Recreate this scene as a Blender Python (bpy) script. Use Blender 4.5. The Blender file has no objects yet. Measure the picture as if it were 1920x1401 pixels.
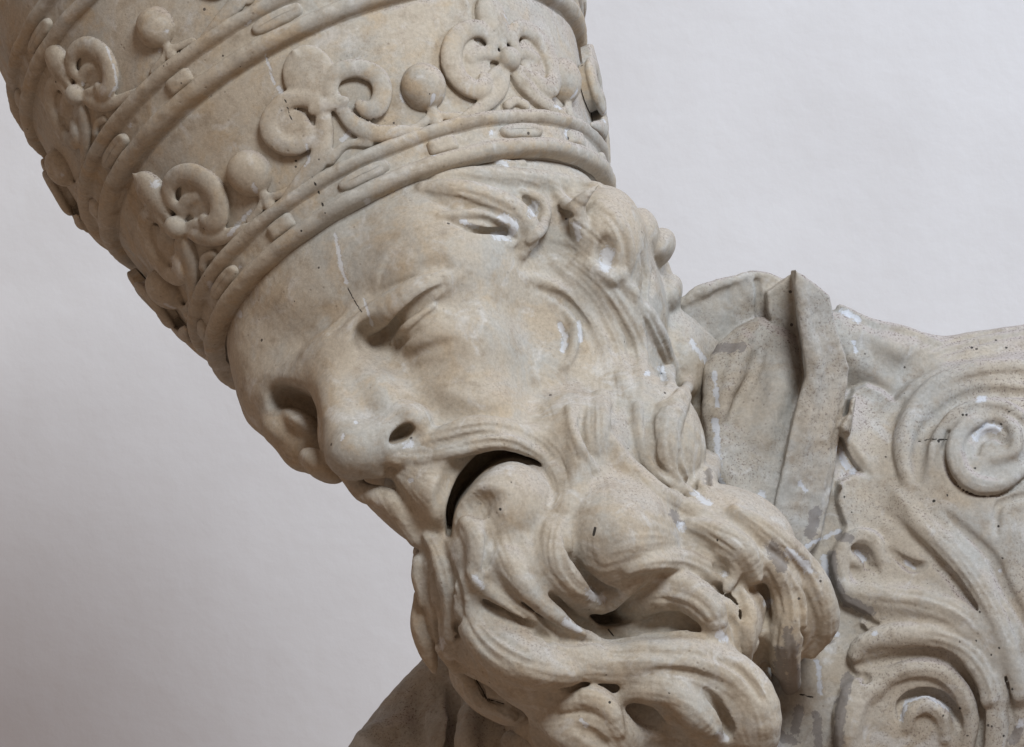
import bpy, math, time
import numpy as np
from mathutils import Vector, Matrix

T0 = time.time()
SC = bpy.context.scene
COL = SC.collection
S = 0.0003            # metres per sculpting unit
D = 12000.0           # camera distance in sculpting units
f32 = np.float32

# ------------------------------------------------------------------ camera
cam_d = bpy.data.cameras.new('camera')
cam = bpy.data.objects.new('camera', cam_d)
COL.objects.link(cam)
cam.location = (0, -D * S, 0)
cam.rotation_euler = (math.radians(90), 0, 0)
cam_d.sensor_width = 36
cam_d.lens = 36 * D / 1920
cam_d.clip_start = 0.1
cam_d.clip_end = 100
SC.camera = cam

# ------------------------------------------------------------------ world (dim warm light of the room)
world = bpy.data.worlds.new('World')
SC.world = world
world.use_nodes = True
bg = world.node_tree.nodes['Background']
bg.inputs[0].default_value = (1.0, 0.72, 0.54, 1)
bg.inputs[1].default_value = 0.26


# ------------------------------------------------------------------ lamps: a big cool window high on the right, an added weaker cool one for the wall
def area(name, loc, target, size, power, color):
    ld = bpy.data.lights.new(name, 'AREA')
    ld.shape = 'RECTANGLE'
    ld.size, ld.size_y = size
    ld.energy = power
    ld.color = color
    o = bpy.data.objects.new(name, ld)
    COL.objects.link(o)
    o.location = loc
    o.rotation_euler = (Vector(target) - Vector(loc)).to_track_quat('-Z', 'Y').to_euler()
    return o


area('window_light', (0.68, -2.15, 2.0), (0, 0, 0), (0.9, 0.9), 72, (0.92, 0.97, 1.0))
area('added_wall_light', (1.5, -0.3, 1.25), (0.1, 0.82, 0.12), (0.6, 0.6), 24, (0.64, 0.80, 1.0))  # unseen cool lamp, added only to brighten the wall

SC.view_settings.view_transform = 'Standard'
SC.view_settings.look = 'None'
SC.view_settings.exposure = 0.0
SC.view_settings.gamma = 1.0


# ================================================================== sculpting tools
def P(px, py, y):
    """point in front of the camera at depth y"""
    k = (D + y) / D
    return np.array([(px - 960) * k, y, (700.5 - py) * k])


def rs(n):
    return np.random.RandomState(n)


def lattice_noise(pts, scale, seed):
    """smooth value noise, -1..1"""
    p = pts / scale
    i = np.floor(p).astype(np.int64)
    f = (p - i).astype(f32)
    f = f * f * (3 - 2 * f)
    tab = rs(seed).uniform(-1, 1, 4096).astype(f32)

    def hsh(a, b, c):
        return tab[((a * 73856093) ^ (b * 19349663) ^ (c * 83492791)) & 4095]
    o = 0
    for dx in (0, 1):
        wx = f[:, 0] if dx else 1 - f[:, 0]
        for dy in (0, 1):
            wy = f[:, 1] if dy else 1 - f[:, 1]
            for dz in (0, 1):
                wz = f[:, 2] if dz else 1 - f[:, 2]
                o = o + hsh(i[:, 0] + dx, i[:, 1] + dy, i[:, 2] + dz) * wx * wy * wz
    return o


def spline(pts, rads, step):
    """Catmull-Rom resampling of a polyline with radii"""
    pts = np.asarray(pts, float)
    n = len(pts)
    rads = np.asarray(rads, float) if np.ndim(rads) else np.full(n, float(rads))
    if len(rads) != n:
        rads = np.interp(np.linspace(0, 1, n), np.linspace(0, 1, len(rads)), rads)
    q = np.concatenate([pts, rads[:, None]], 1)
    if n == 1:
        return q[:, :-1], q[:, -1]
    if n == 2:
        m = max(2, int(np.linalg.norm(pts[1] - pts[0]) / step) + 1)
        t = np.linspace(0, 1, m)[:, None]
        r = q[0] * (1 - t) + q[1] * t
        return r[:, :-1], r[:, -1]
    e = np.concatenate([[2 * q[0] - q[1]], q, [2 * q[-1] - q[-2]]])
    out = []
    for i in range(n - 1):
        a, b, c, d = e[i:i + 4]
        m = max(2, int(np.linalg.norm((c - b)[:-1]) / step) + 1)
        t = np.linspace(0, 1, m, endpoint=False)[:, None]
        out.append(0.5 * (2 * b + (c - a) * t + (2 * a - 5 * b + 4 * c - d) * t * t + (3 * b - a - 3 * c + d) * t ** 3))
    out.append(q[-1:])
    r = np.concatenate(out)
    return r[:, :-1], np.maximum(r[:, -1], 1.0)


class Clay:
    """a block of clay: signed distance values on a grid, negative inside"""

    def __init__(self, lo, hi, h):
        self.lo = np.array(lo, float)
        self.h = h
        self.n = (np.ceil((np.array(hi) - self.lo) / h)).astype(int) + 1
        self.phi = np.full(tuple(self.n), 60.0, f32)
        self.ax = [(self.lo[i] + h * np.arange(self.n[i])).astype(f32) for i in range(3)]
        self.dm = None
        self.gain = 1.0

    def box(self, lo, hi):
        a = np.clip(np.floor((np.asarray(lo) - self.lo) / self.h).astype(int), 0, self.n)
        b = np.clip(np.ceil((np.asarray(hi) - self.lo) / self.h).astype(int) + 1, 0, self.n)
        if np.any(b <= a):
            return None
        sl = tuple(slice(a[i], b[i]) for i in range(3))
        return sl, self.ax[0][sl[0]][:, None, None], self.ax[1][sl[1]][None, :, None], self.ax[2][sl[2]][None, None, :]

    def blend(self, sl, d, k, sub):
        a = self.phi[sl]
        if sub:
            a, d = -a, d            # carve: -(smin(-a, d))
        h = (d - a) * f32(0.5 / k) + f32(0.5)
        np.clip(h, 0, 1, out=h)
        r = d * (1 - h) + a * h - f32(k) * h * (1 - h)
        self.phi[sl] = -r if sub else r

    def ell(self, c, rad, R=None, k=20, sub=False):
        c = np.asarray(c, float)
        rad = np.asarray(rad, float) if np.ndim(rad) else np.full(3, float(rad))
        R = np.eye(3) if R is None else np.asarray(R, float)     # rows are the axes
        ext = np.sqrt(((R * rad[:, None]) ** 2).sum(0)) + k + 8
        b = self.box(c - ext, c + ext)
        if b is None:
            return
        sl, x, y, z = b
        x, y, z = x - f32(c[0]), y - f32(c[1]), z - f32(c[2])
        k0 = 0
        k1 = 0
        for i in range(3):
            t = f32(R[i, 0]) * x + f32(R[i, 1]) * y + f32(R[i, 2]) * z
            t = t * f32(1 / rad[i])
            t2 = t * t
            k0 = k0 + t2
            k1 = k1 + t2 * f32(1 / rad[i] ** 2)
        k0 = np.sqrt(k0)
        d = k0 * (k0 - 1) / np.maximum(np.sqrt(k1), 1e-6)
        self.blend(sl, d.astype(f32), k, sub)

    def chain(self, pts, rads, k=12, sub=False, flat=1.0):
        pts = np.asarray(pts, float)
        rads = np.asarray(rads, float) if np.ndim(rads) else np.full(len(pts), float(rads))
        pad = rads.max() * max(1, 1) + k + 6
        b = self.box(pts.min(0) - pad, pts.max(0) + pad)
        if b is None:
            return
        sl = b[0]
        o = [s.start for s in sl]
        d = np.full(tuple(s.stop - s.start for s in sl), 1e3, f32)
        if len(pts) == 1:
            pts = np.repeat(pts, 2, 0)
            rads = np.repeat(rads, 2)
        for i in range(len(pts) - 1):
            p, q = pts[i], pts[i + 1]
            r0, r1 = rads[i], rads[i + 1]
            pd = max(r0, r1) + k + 4
            bb = self.box(np.minimum(p, q) - pd, np.maximum(p, q) + pd)
            if bb is None:
                continue
            s2, x, y, z = bb
            loc = tuple(slice(s2[j].start - o[j], s2[j].stop - o[j]) for j in range(3))
            v = q - p
            L = max(v @ v, 1e-6)
            x, y, z = x - f32(p[0]), y - f32(p[1]), z - f32(p[2])
            t = (x * f32(v[0] / L) + y * f32(v[1] / L) + z * f32(v[2] / L))
            np.clip(t, 0, 1, out=t)
            e = np.sqrt((x - t * f32(v[0])) ** 2 + ((y - t * f32(v[1])) * f32(1 / flat)) ** 2 + (z - t * f32(v[2])) ** 2)
            e -= f32(r0) + t * f32(r1 - r0)
            d[loc] = np.minimum(d[loc], e)
        self.blend(sl, d, k, sub)

    # -- the surface as seen from the front
    def refresh(self):
        neg = self.phi < 0
        j = neg.argmax(1)
        has = neg.any(1)
        jm = np.maximum(j - 1, 0)
        I, K = np.indices(j.shape)
        a = self.phi[I, jm, K]
        c = self.phi[I, j, K]
        t = np.where(a > 0, a / np.maximum(a - c, 1e-6), 0)
        dm = self.lo[1] + self.h * (jm + t)
        dm = np.where(has, dm, np.nan)
        for _ in range(12):                     # let the edge values spread outwards a little
            if not np.isnan(dm).any():
                break
            q = dm.copy()
            for s, ax in ((1, 0), (-1, 0), (1, 1), (-1, 1)):
                r = np.roll(dm, s, ax)
                q = np.where(np.isnan(q), r, q)
            dm = q
        self.dm = dm

    def depth(self, px, py, y0=-400.0):
        y = y0
        for _ in range(4):
            x, _, z = P(px, py, y)
            i = int(np.clip(round((x - self.lo[0]) / self.h), 0, self.n[0] - 1))
            k = int(np.clip(round((z - self.lo[2]) / self.h), 0, self.n[2] - 1))
            v = self.dm[i, k]
            if np.isnan(v):
                return None
            y = v
        return y

    def grad(self, p):
        i = np.clip(np.round((p - self.lo) / self.h).astype(int), 2, self.n - 3)
        a, b, c = i
        g = np.array([self.phi[a + 2, b, c] - self.phi[a - 2, b, c], self.phi[a, b + 2, c] - self.phi[a, b - 2, c],
                      self.phi[a, b, c + 2] - self.phi[a, b, c - 2]], float)
        l = np.linalg.norm(g)
        return g / l if l > 1e-6 else np.array([0, -1.0, 0])

    def stroke(self, xy, r, off, step=None):
        """lay a drawn line on the surface; off = distance of its axis from the surface, outwards"""
        xy = np.asarray(xy, float)
        rm = np.max(r)
        q, rr = spline(xy, r, step or max(4, 0.6 * rm))
        off = np.interp(np.linspace(0, 1, len(q)), np.linspace(0, 1, np.size(off)), np.atleast_1d(off))
        ys = [self.depth(a, b) for a, b in q]
        ok = [i for i, v in enumerate(ys) if v is not None]
        if not ok:
            return None, None
        ys = np.interp(np.arange(len(q)), ok, [ys[i] for i in ok])
        if len(ys) > 4:
            yp = np.pad(ys, 2, mode='edge')
            ys = np.array([np.median(yp[i:i + 5]) for i in range(len(ys))])
            yp = np.pad(ys, 2, mode='edge')
            ys = (yp[:-4] + 2 * yp[1:-3] + 3 * yp[2:-2] + 2 * yp[3:-1] + yp[4:]) / 9
        out = []
        for (a, b), y, o in zip(q, ys, off):
            p = P(a, b, y)
            n = self.grad(p)
            if n[1] > -0.25:
                n[1] = -0.25
                n /= np.linalg.norm(n)
            out.append(p + n * o)
        return np.array(out), rr

    def ridge(self, xy, r, off=None, k=10):
        rm = np.asarray(r, float)
        q, qr = spline(np.asarray(xy, float), r, 10)
        if len(q) > 2:
            self.flow = getattr(self, 'flow', [])
            self.flow.append(np.concatenate([q, np.gradient(q, axis=0), qr[:, None]], 1))
        p, rr = self.stroke(xy, r, -0.25 * rm if off is None else off)
        if p is not None:
            self.chain(p, rr, k)

    def groove(self, xy, r, d=None, k=7):
        rm = np.asarray(r, float)
        p, rr = self.stroke(xy, r, (0.35 * rm) if d is None else rm - self.gain * np.asarray(d, float))
        if p is not None:
            self.chain(p, rr, k, sub=True)

    def lock(self, xy, r, off=None, k=12, n=3):
        """a lock of hair: a ridge scored lengthwise"""
        self.ridge(xy, r, off, k)
        self.todo = getattr(self, 'todo', [])
        q, rr = spline(np.asarray(xy, float), r, 8)
        if len(q) < 4:
            return
        t = np.gradient(q, axis=0)
        t /= np.linalg.norm(t, axis=1)[:, None] + 1e-9
        nrm = np.stack([-t[:, 1], t[:, 0]], 1)
        for i in range(n):
            fr = (i + 0.5) / n * 1.3 - 0.65
            g = rs(int(abs(q[0, 0] * 7 + q[0, 1] * 3 + i))).uniform(-0.12, 0.12, 2)
            o = nrm * (rr * np.interp(np.linspace(0, 1, len(q)), [0, 1], [fr + g[0], fr + g[1]]))[:, None]
            g2 = rs(int(abs(q[-1, 0] * 5 + q[-1, 1] + i))).uniform(0.05, 0.4, 2)
            m = slice(int(len(q) * g2[0]), len(q) - int(len(q) * g2[1]))
            self.todo.append(((q + o)[m], np.clip(0.13 * rr[m], 3.2, 5.5)))

    def score(self, d=0.7):
        self.refresh()
        for q, r in self.todo:
            p, rr = self.stroke(q[::2], r[::2], 0.0)
            if p is None:
                continue
            n = len(p)
            w = np.sin(np.linspace(0, np.pi, n)) ** 0.5
            nn = np.array([self.grad(a) for a in p])
            p = p + nn * (rr * (1 - d * w))[:, None]
            self.chain(p, rr, 5, sub=True)
        self.todo = []

    def sample(self, vol, v):
        g = (v - self.lo) / self.h
        i = np.clip(np.floor(g).astype(int), 0, self.n - 2)
        t = g - i
        o = 0
        for dx in (0, 1):
            for dy in (0, 1):
                for dz in (0, 1):
                    w = (t[:, 0] if dx else 1 - t[:, 0]) * (t[:, 1] if dy else 1 - t[:, 1]) * (t[:, 2] if dz else 1 - t[:, 2])
                    o = o + w * vol[i[:, 0] + dx, i[:, 1] + dy, i[:, 2] + dz]
        return o

    def mesh(self):
        """surface nets"""
        f = self.phi
        f[0], f[-1] = 5, 5
        f[:, 0], f[:, -1] = 5, 5
        f[:, :, 0], f[:, :, -1] = 5, 5
        s = f < 0
        nx, ny, nz = s.shape
        cnt = np.zeros((nx - 1, ny - 1, nz - 1), np.uint8)
        corners = [(a, b, c) for a in (0, 1) for b in (0, 1) for c in (0, 1)]
        for a, b, c in corners:
            cnt += s[a:nx - 1 + a, b:ny - 1 + b, c:nz - 1 + c]
        act = (cnt > 0) & (cnt < 8)
        idx = np.argwhere(act)
        look = np.full(act.shape, -1, np.int32)
        look[act] = np.arange(len(idx))
        val = {q: f[idx[:, 0] + q[0], idx[:, 1] + q[1], idx[:, 2] + q[2]] for q in corners}
        acc = np.zeros((len(idx), 3), f32)
        num = np.zeros(len(idx), f32)
        for q in corners:
            for d in range(3):
                if q[d]:
                    continue
                r = list(q)
                r[d] = 1
                va, vb = val[q], val[tuple(r)]
                m = (va < 0) != (vb < 0)
                t = np.where(m, va / np.where(m, va - vb, 1), 0)
                for e in range(3):
                    acc[:, e] += np.where(m, (q[e] + t) if e == d else q[e], 0)
                num += m
        v = self.lo + self.h * (idx + acc / num[:, None])
        quads = []
        for d in range(3):
            e1, e2 = (d + 1) % 3, (d + 2) % 3
            sl0 = [slice(1, -1)] * 3
            sl0[d] = slice(0, -1)
            sl1 = [slice(1, -1)] * 3
            sl1[d] = slice(1, None)
            a, b = s[tuple(sl0)], s[tuple(sl1)]
            for flag, rev in ((a & ~b, False), (~a & b, True)):
                w = np.argwhere(flag)
                for j in range(3):
                    if j != d:
                        w[:, j] += 1
                c = []
                for o1, o2 in ((-1, -1), (0, -1), (0, 0), (-1, 0)):
                    u = w.copy()
                    u[:, e1] += o1
                    u[:, e2] += o2
                    c.append(look[u[:, 0], u[:, 1], u[:, 2]])
                q = np.stack(c, 1)
                quads.append(q[:, ::-1] if rev else q)
        return v, np.concatenate(quads)


def hair_lines(flow, x0, x1, y0, y1, c=3.0, seed=9):
    """fine lines combed along the drawn locks: noise smeared along the flow of the strokes"""
    nx, ny = int((x1 - x0) / c), int((y1 - y0) / c)
    C, Sn = np.zeros((nx, ny), f32), np.zeros((nx, ny), f32)
    for f in flow:
        for x, y, tx, ty, r in f[::2]:
            s = 14 + 1.1 * r
            a0, a1 = int(max(0, (x - 3 * s - x0) / c)), int(min(nx, (x + 3 * s - x0) / c + 1))
            b0, b1 = int(max(0, (y - 3 * s - y0) / c)), int(min(ny, (y + 3 * s - y0) / c + 1))
            if a1 <= a0 or b1 <= b0:
                continue
            gx = (x0 + c * np.arange(a0, a1) - x)[:, None]
            gy = (y0 + c * np.arange(b0, b1) - y)[None, :]
            w = np.exp(-(gx * gx + gy * gy) / (2 * s * s)) / s
            an = 2 * math.atan2(ty, tx)
            C[a0:a1, b0:b1] += w * math.cos(an)
            Sn[a0:a1, b0:b1] += w * math.sin(an)
    an = np.arctan2(Sn, C) / 2
    mag = np.hypot(C, Sn)
    dx, dy = np.cos(an), np.sin(an)
    noise = rs(seed).normal(0, 1, (nx, ny)).astype(f32)
    noise = noise + np.roll(noise, 1, 0) + np.roll(noise, 1, 1) + np.roll(np.roll(noise, 1, 0), 1, 1)
    out = noise.copy()
    I, J = np.indices((nx, ny)).astype(f32)
    for sg in (1, -1):
        px, py = I.copy(), J.copy()
        ox, oy = sg * dx, sg * dy
        for _ in range(16):
            px += ox
            py += oy
            i, j = np.clip(px.round().astype(int), 0, nx - 1), np.clip(py.round().astype(int), 0, ny - 1)
            out += noise[i, j]
            vx, vy = dx[i, j], dy[i, j]
            s = np.sign(vx * ox + vy * oy)
            s[s == 0] = 1
            ox, oy = vx * s, vy * s
    out /= out.std()
    return out * np.clip(mag / 0.02, 0, 1), x0, y0, c


def vnormals(v, q):
    n = np.zeros_like(v)
    d = np.cross(v[q[:, 2]] - v[q[:, 0]], v[q[:, 3]] - v[q[:, 1]])
    for i in range(4):
        for e in range(3):
            n[:, e] += np.bincount(q[:, i], d[:, e], len(v))
    return n / (np.linalg.norm(n, axis=1)[:, None] + 1e-9)


def smooth(v, q, it=1, lam=0.5):
    for _ in range(it):
        a = np.zeros_like(v)
        c = np.zeros(len(v))
        for i in range(4):
            for j in (1, 3):
                o = q[:, (i + j) % 4]
                for e in range(3):
                    a[:, e] += np.bincount(q[:, i], v[o, e], len(v))
                c += np.bincount(q[:, i], minlength=len(v))
        v = v + lam * (a / np.maximum(c, 1)[:, None] - v)
    return v


def link(name, mesh, mat, parent=None):
    o = bpy.data.objects.new(name, mesh)
    COL.objects.link(o)
    if mat:
        mesh.materials.append(mat)
    o.parent = parent
    return o


def raw_mesh(name, v, q, normals=None, marks=None):
    me = bpy.data.meshes.new(name)
    me.vertices.add(len(v))
    me.vertices.foreach_set('co', np.ascontiguousarray(v, f32).ravel())
    k = q.shape[1]
    me.loops.add(q.size)
    me.loops.foreach_set('vertex_index', np.ascontiguousarray(q, np.int32).ravel())
    me.polygons.add(len(q))
    me.polygons.foreach_set('loop_start', np.arange(0, q.size, k, dtype=np.int32))
    me.polygons.foreach_set('use_smooth', np.ones(len(q), bool))
    me.update()
    me.validate()
    if marks is not None:
        at = me.color_attributes.new('marks', 'FLOAT_COLOR', 'POINT')
        at.data.foreach_set('color', np.ascontiguousarray(marks, f32).ravel())
    if normals is not None:
        me.normals_split_custom_set_from_vertices([tuple(n) for n in normals.tolist()])
    return me


def islands(lab, q, small=400):
    """little separate patches of a part join the part that surrounds them"""
    lab = lab.copy()
    for _ in range(2):
        for t in np.unique(lab):
            f = np.where(lab == t)[0]
            u, inv = np.unique(q[f], return_inverse=True)
            inv = inv.reshape(-1, 4)
            comp = np.arange(len(u))
            while True:
                m = comp[inv].min(1)
                c2 = comp.copy()
                for i in range(4):
                    np.minimum.at(c2, inv[:, i], m)
                c2 = c2[c2]
                if (c2 == comp).all():
                    break
                comp = c2
            fc = comp[inv[:, 0]]
            ids, cnt = np.unique(fc, return_counts=True)
            for c in ids[cnt < small]:
                fs = f[fc == c]
                mark = np.zeros(q.max() + 1, bool)
                mark[q[fs].ravel()] = True
                near = mark[q].any(1) & (lab != t)
                if near.any():
                    lab[fs] = np.bincount(lab[near]).argmax()
    return lab


def part_from(v, q, n, marks, sel, name, mat, parent):
    """the faces of one part, sharing its border and shading with its neighbours"""
    qq = q[sel]
    u, inv = np.unique(qq, return_inverse=True)
    me = raw_mesh(name, v[u] * S, inv.reshape(qq.shape), n[u], None if marks is None else marks[u])
    return link(name, me, mat, parent)


def seg_dist(pts, line):
    """distance of 2-D points from a polyline"""
    line = np.asarray(line, float)
    if len(line) == 1:
        return np.hypot(*(pts - line[0]).T)
    d = np.full(len(pts), 1e9)
    for a, b in zip(line[:-1], line[1:]):
        v = b - a
        t = np.clip(((pts - a) @ v) / max(v @ v, 1e-9), 0, 1)
        d = np.minimum(d, np.hypot(*(pts - a - t[:, None] * v).T))
    return d


def paint(v, lists):
    """how far each vertex lies inside the chips, stains and pits that the stone carries: 1 centre .. 0 rim"""
    k = D / (D + v[:, 1])
    pp = np.stack([960 + v[:, 0] * k, 700.5 - v[:, 2] * k], 1)
    m = np.zeros((len(v), 4), f32)
    m[:, 3] = 1
    for ch, items in enumerate(lists):
        for line, r in items:
            line = np.asarray(line, float)
            w = np.where((pp[:, 0] > line[:, 0].min() - 2 * r) & (pp[:, 0] < line[:, 0].max() + 2 * r) &
                         (pp[:, 1] > line[:, 1].min() - 2 * r) & (pp[:, 1] < line[:, 1].max() + 2 * r))[0]
            if len(w):
                m[w, ch] = np.maximum(m[w, ch], np.clip(1 - seg_dist(pp[w], line) / (2 * r), 0, 1))
    return m


# ================================================================== materials
def nodes_of(m):
    m.use_nodes = True
    nt = m.node_tree
    return nt, nt.nodes, nt.links


def stone(name, warm=0.5, dust=1.0, tint=(1, 1, 1), speck=0.1):
    m = bpy.data.materials.new(name)
    nt, N, Lk = nodes_of(m)
    B = N['Principled BSDF']
    B.inputs['Roughness'].default_value = 0.9
    B.inputs['Specular IOR Level'].default_value = 0.15
    geo = N.new('ShaderNodeNewGeometry')
    pos = geo.outputs['Position']

    def noise(scale, detail=4, rough=0.55, dist=0.0):
        n = N.new('ShaderNodeTexNoise')
        n.inputs['Scale'].default_value = scale
        n.inputs['Detail'].default_value = detail
        n.inputs['Roughness'].default_value = rough
        n.inputs['Distortion'].default_value = dist
        Lk.new(pos, n.inputs['Vector'])
        return n.outputs['Fac']

    def rng(x, a, b, c=0.0, d=1.0, kind='SMOOTHSTEP'):
        n = N.new('ShaderNodeMapRange')
        n.interpolation_type = kind
        for i, val in enumerate((a, b, c, d)):
            n.inputs[i + 1].default_value = val
        Lk.new(x, n.inputs[0])
        return n.outputs[0]

    def mth(op, a, b=None):
        n = N.new('ShaderNodeMath')
        n.operation = op
        for i, x in enumerate((a, b)):
            if x is None:
                continue
            if isinstance(x, (int, float)):
                n.inputs[i].default_value = x
            else:
                Lk.new(x, n.inputs[i])
        return n.outputs[0]

    def mix(f, a, b, kind='MIX'):
        n = N.new('ShaderNodeMix')
        n.data_type = 'RGBA'
        n.blend_type = kind
        if isinstance(f, (int, float)):
            n.inputs[0].default_value = f
        else:
            Lk.new(f, n.inputs[0])
        for i, x in ((6, a), (7, b)):
            if isinstance(x, tuple):
                n.inputs[i].default_value = (x[0] * tint[0], x[1] * tint[1], x[2] * tint[2], 1) if kind == 'MIX' else x + (1,)
            else:
                Lk.new(x, n.inputs[i])
        return n.outputs[2]

    c = mix(rng(noise(17, 5, 0.6), 0.38, 0.62), (0.45, 0.395, 0.32), (0.405, 0.39, 0.355))
    c = mix(mth('MULTIPLY', rng(noise(34, 5, 0.62, 0.4), 0.46, 0.68), warm), c, (0.45, 0.35, 0.235))
    c = mix(mth('MULTIPLY', rng(noise(90, 4, 0.6), 0.50, 0.72), 0.6), c, (0.30, 0.245, 0.185))
    c = mix(mth('MULTIPLY', rng(noise(60, 4, 0.6, 0.8), 0.54, 0.72), 0.55), c, (0.56, 0.55, 0.53))
    # dust that has settled on what faces up
    sep = N.new('ShaderNodeSeparateXYZ')
    Lk.new(geo.outputs['Normal'], sep.inputs[0])
    up = mth('ADD', mth('MULTIPLY', sep.outputs[2], 0.8), mth('MULTIPLY', sep.outputs[0], 0.45))
    up = mth('ADD', up, mth('MULTIPLY', mth('SUBTRACT', noise(40, 5, 0.6), 0.5), 0.9))
    du = mth('MULTIPLY', rng(up, 0.40, 0.85), dust)
    c = mix(mth('MULTIPLY', du, 0.7), c, (0.42, 0.365, 0.33))
    sp = mth('MULTIPLY', rng(noise(900, 2, 0.6), 0.55, 0.66), mth('MINIMUM', mth('ADD', mth('MULTIPLY', du, 0.75), mth('MULTIPLY', rng(noise(22, 4, 0.6), 0.38, 0.62), speck * 1.6)), 0.9))
    c = mix(sp, c, (0.17, 0.13, 0.115))
    # small dark worm holes, a few per hand's breadth
    vo = N.new('ShaderNodeTexVoronoi')
    vo.inputs['Scale'].default_value = 95
    Lk.new(pos, vo.inputs['Vector'])
    sepc = N.new('ShaderNodeSeparateXYZ')
    Lk.new(vo.outputs['Color'], sepc.inputs[0])
    rare = mth('GREATER_THAN', sepc.outputs[0], 0.72)
    rad = mth('ADD', mth('MULTIPLY', sepc.outputs[1], 0.06), 0.035)
    hole = mth('MULTIPLY', rare, mth('LESS_THAN', vo.outputs['Distance'], rad))
    c = mix(mth('MULTIPLY', hole, 0.85), c, (0.06, 0.05, 0.045))
    v2 = N.new('ShaderNodeTexVoronoi')
    v2.inputs['Scale'].default_value = 210
    Lk.new(pos, v2.inputs['Vector'])
    s2 = N.new('ShaderNodeSeparateXYZ')
    Lk.new(v2.outputs['Color'], s2.inputs[0])
    pit = mth('MULTIPLY', mth('GREATER_THAN', s2.outputs[1], 0.62), rng(v2.outputs['Distance'], 0.05, 0.22, 1.0, 0.0))
    pit = mth('MULTIPLY', pit, rng(noise(30, 3), 0.42, 0.62))
    c = mix(mth('MULTIPLY', pit, 0.5), c, (0.20, 0.17, 0.14))
    grain = noise(520, 6, 0.75)
    c = mix(1.0, c, rng(grain, 0.25, 0.75, 0.78, 1.2, 'LINEAR'), 'MULTIPLY')
    # chips (white), grey stains, cracks
    at = N.new('ShaderNodeVertexColor')
    at.layer_name = 'marks'
    sm = N.new('ShaderNodeSeparateColor')
    Lk.new(at.outputs['Color'], sm.inputs[0])
    rag = mth('MULTIPLY', mth('SUBTRACT', noise(230, 6, 0.75, 0.6), 0.5), 2.4)
    g = mth('MULTIPLY', rng(sm.outputs[1], 0.02, 0.3), rng(mth('ADD', sm.outputs[1], mth('MULTIPLY', rag, 0.8)), 0.44, 0.54))
    c = mix(mth('MULTIPLY', g, 0.72), c, (0.20, 0.18, 0.17))
    w = mth('MULTIPLY', rng(sm.outputs[0], 0.02, 0.3), rng(mth('ADD', sm.outputs[0], rag), 0.42, 0.72))
    c = mix(mth('MULTIPLY', w, 0.68), c, (0.60, 0.625, 0.67))
    k = rng(sm.outputs[2], 0.40, 0.62)
    c = mix(k, c, (0.05, 0.045, 0.04))
    Lk.new(c, B.inputs['Base Color'])
    # fine relief
    h = mth('ADD', mth('MULTIPLY', noise(190, 4, 0.6), 0.28), mth('MULTIPLY', grain, 0.32))
    h = mth('SUBTRACT', h, mth('MULTIPLY', hole, 0.8))
    h = mth('SUBTRACT', h, mth('MULTIPLY', pit, 0.3))
    h = mth('SUBTRACT', h, mth('MULTIPLY', sp, 0.25))
    h = mth('SUBTRACT', h, mth('MULTIPLY', w, 0.25))
    bu = N.new('ShaderNodeBump')
    bu.inputs['Strength'].default_value = 0.5
    bu.inputs['Distance'].default_value = 0.0012
    Lk.new(h, bu.inputs['Height'])
    Lk.new(bu.outputs[0], B.inputs['Normal'])
    return m


M_FACE = stone('weathered_stone_face', 0.6, 0.3)
M_BEARD = stone('weathered_stone_beard', 0.5, 0.5)
M_TIARA = stone('weathered_stone_tiara', 0.75, 0.9, speck=0.12)
M_COPE = stone('weathered_stone_cope', 0.3, 1.3, (0.95, 0.975, 1.02), 0.4)


def plaster():
    m = bpy.data.materials.new('painted_plaster')
    nt, N, Lk = nodes_of(m)
    B = N['Principled BSDF']
    B.inputs['Roughness'].default_value = 0.85
    tc = N.new('ShaderNodeTexCoord')

    def noise(scale, detail):
        n = N.new('ShaderNodeTexNoise')
        n.inputs['Scale'].default_value = scale
        n.inputs['Detail'].default_value = detail
        Lk.new(tc.outputs['Object'], n.inputs['Vector'])
        return n.outputs['Fac']
    r = N.new('ShaderNodeValToRGB')
    r.color_ramp.elements[0].position = 0.3
    r.color_ramp.elements[0].color = (0.70, 0.695, 0.71, 1)
    r.color_ramp.elements[1].position = 0.7
    r.color_ramp.elements[1].color = (0.75, 0.75, 0.77, 1)
    Lk.new(noise(9, 6), r.inputs[0])
    Lk.new(r.outputs[0], B.inputs['Base Color'])
    b = N.new('ShaderNodeBump')
    b.inputs['Strength'].default_value = 0.3
    b.inputs['Distance'].default_value = 0.003
    Lk.new(noise(38, 5), b.inputs['Height'])
    Lk.new(b.outputs[0], B.inputs['Normal'])
    return m


# ================================================================== the wall behind
WALL_Y = 2630 * S
wv, wq = [], []
nx, nz = 60, 60
X, Z = np.meshgrid(np.linspace(-2.2, 2.2, nx), np.linspace(-1.8, 1.8, nz), indexing='ij')
pts = np.stack([X.ravel(), np.zeros(X.size), Z.ravel()], 1)
off = 0.004 * lattice_noise(pts, 0.35, 5) + 0.0015 * lattice_noise(pts, 0.12, 6)
front = pts + np.stack([0 * off, WALL_Y + off, 0 * off], 1)
back = pts + np.array([0, WALL_Y + 0.25, 0])
ii = np.arange(nx * nz).reshape(nx, nz)
q0 = np.stack([ii[:-1, :-1], ii[1:, :-1], ii[1:, 1:], ii[:-1, 1:]], -1).reshape(-1, 4)
n0 = nx * nz
rim = np.concatenate([ii[:, 0], ii[-1, 1:], ii[-2::-1, -1], ii[0, -2:0:-1]])
rim2 = np.roll(rim, -1)
qr = np.stack([rim2, rim, rim + n0, rim2 + n0], 1)
wall = link('wall', raw_mesh('wall', np.concatenate([front, back]), np.concatenate([q0, q0[:, ::-1] + n0, qr])), plaster())
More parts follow.
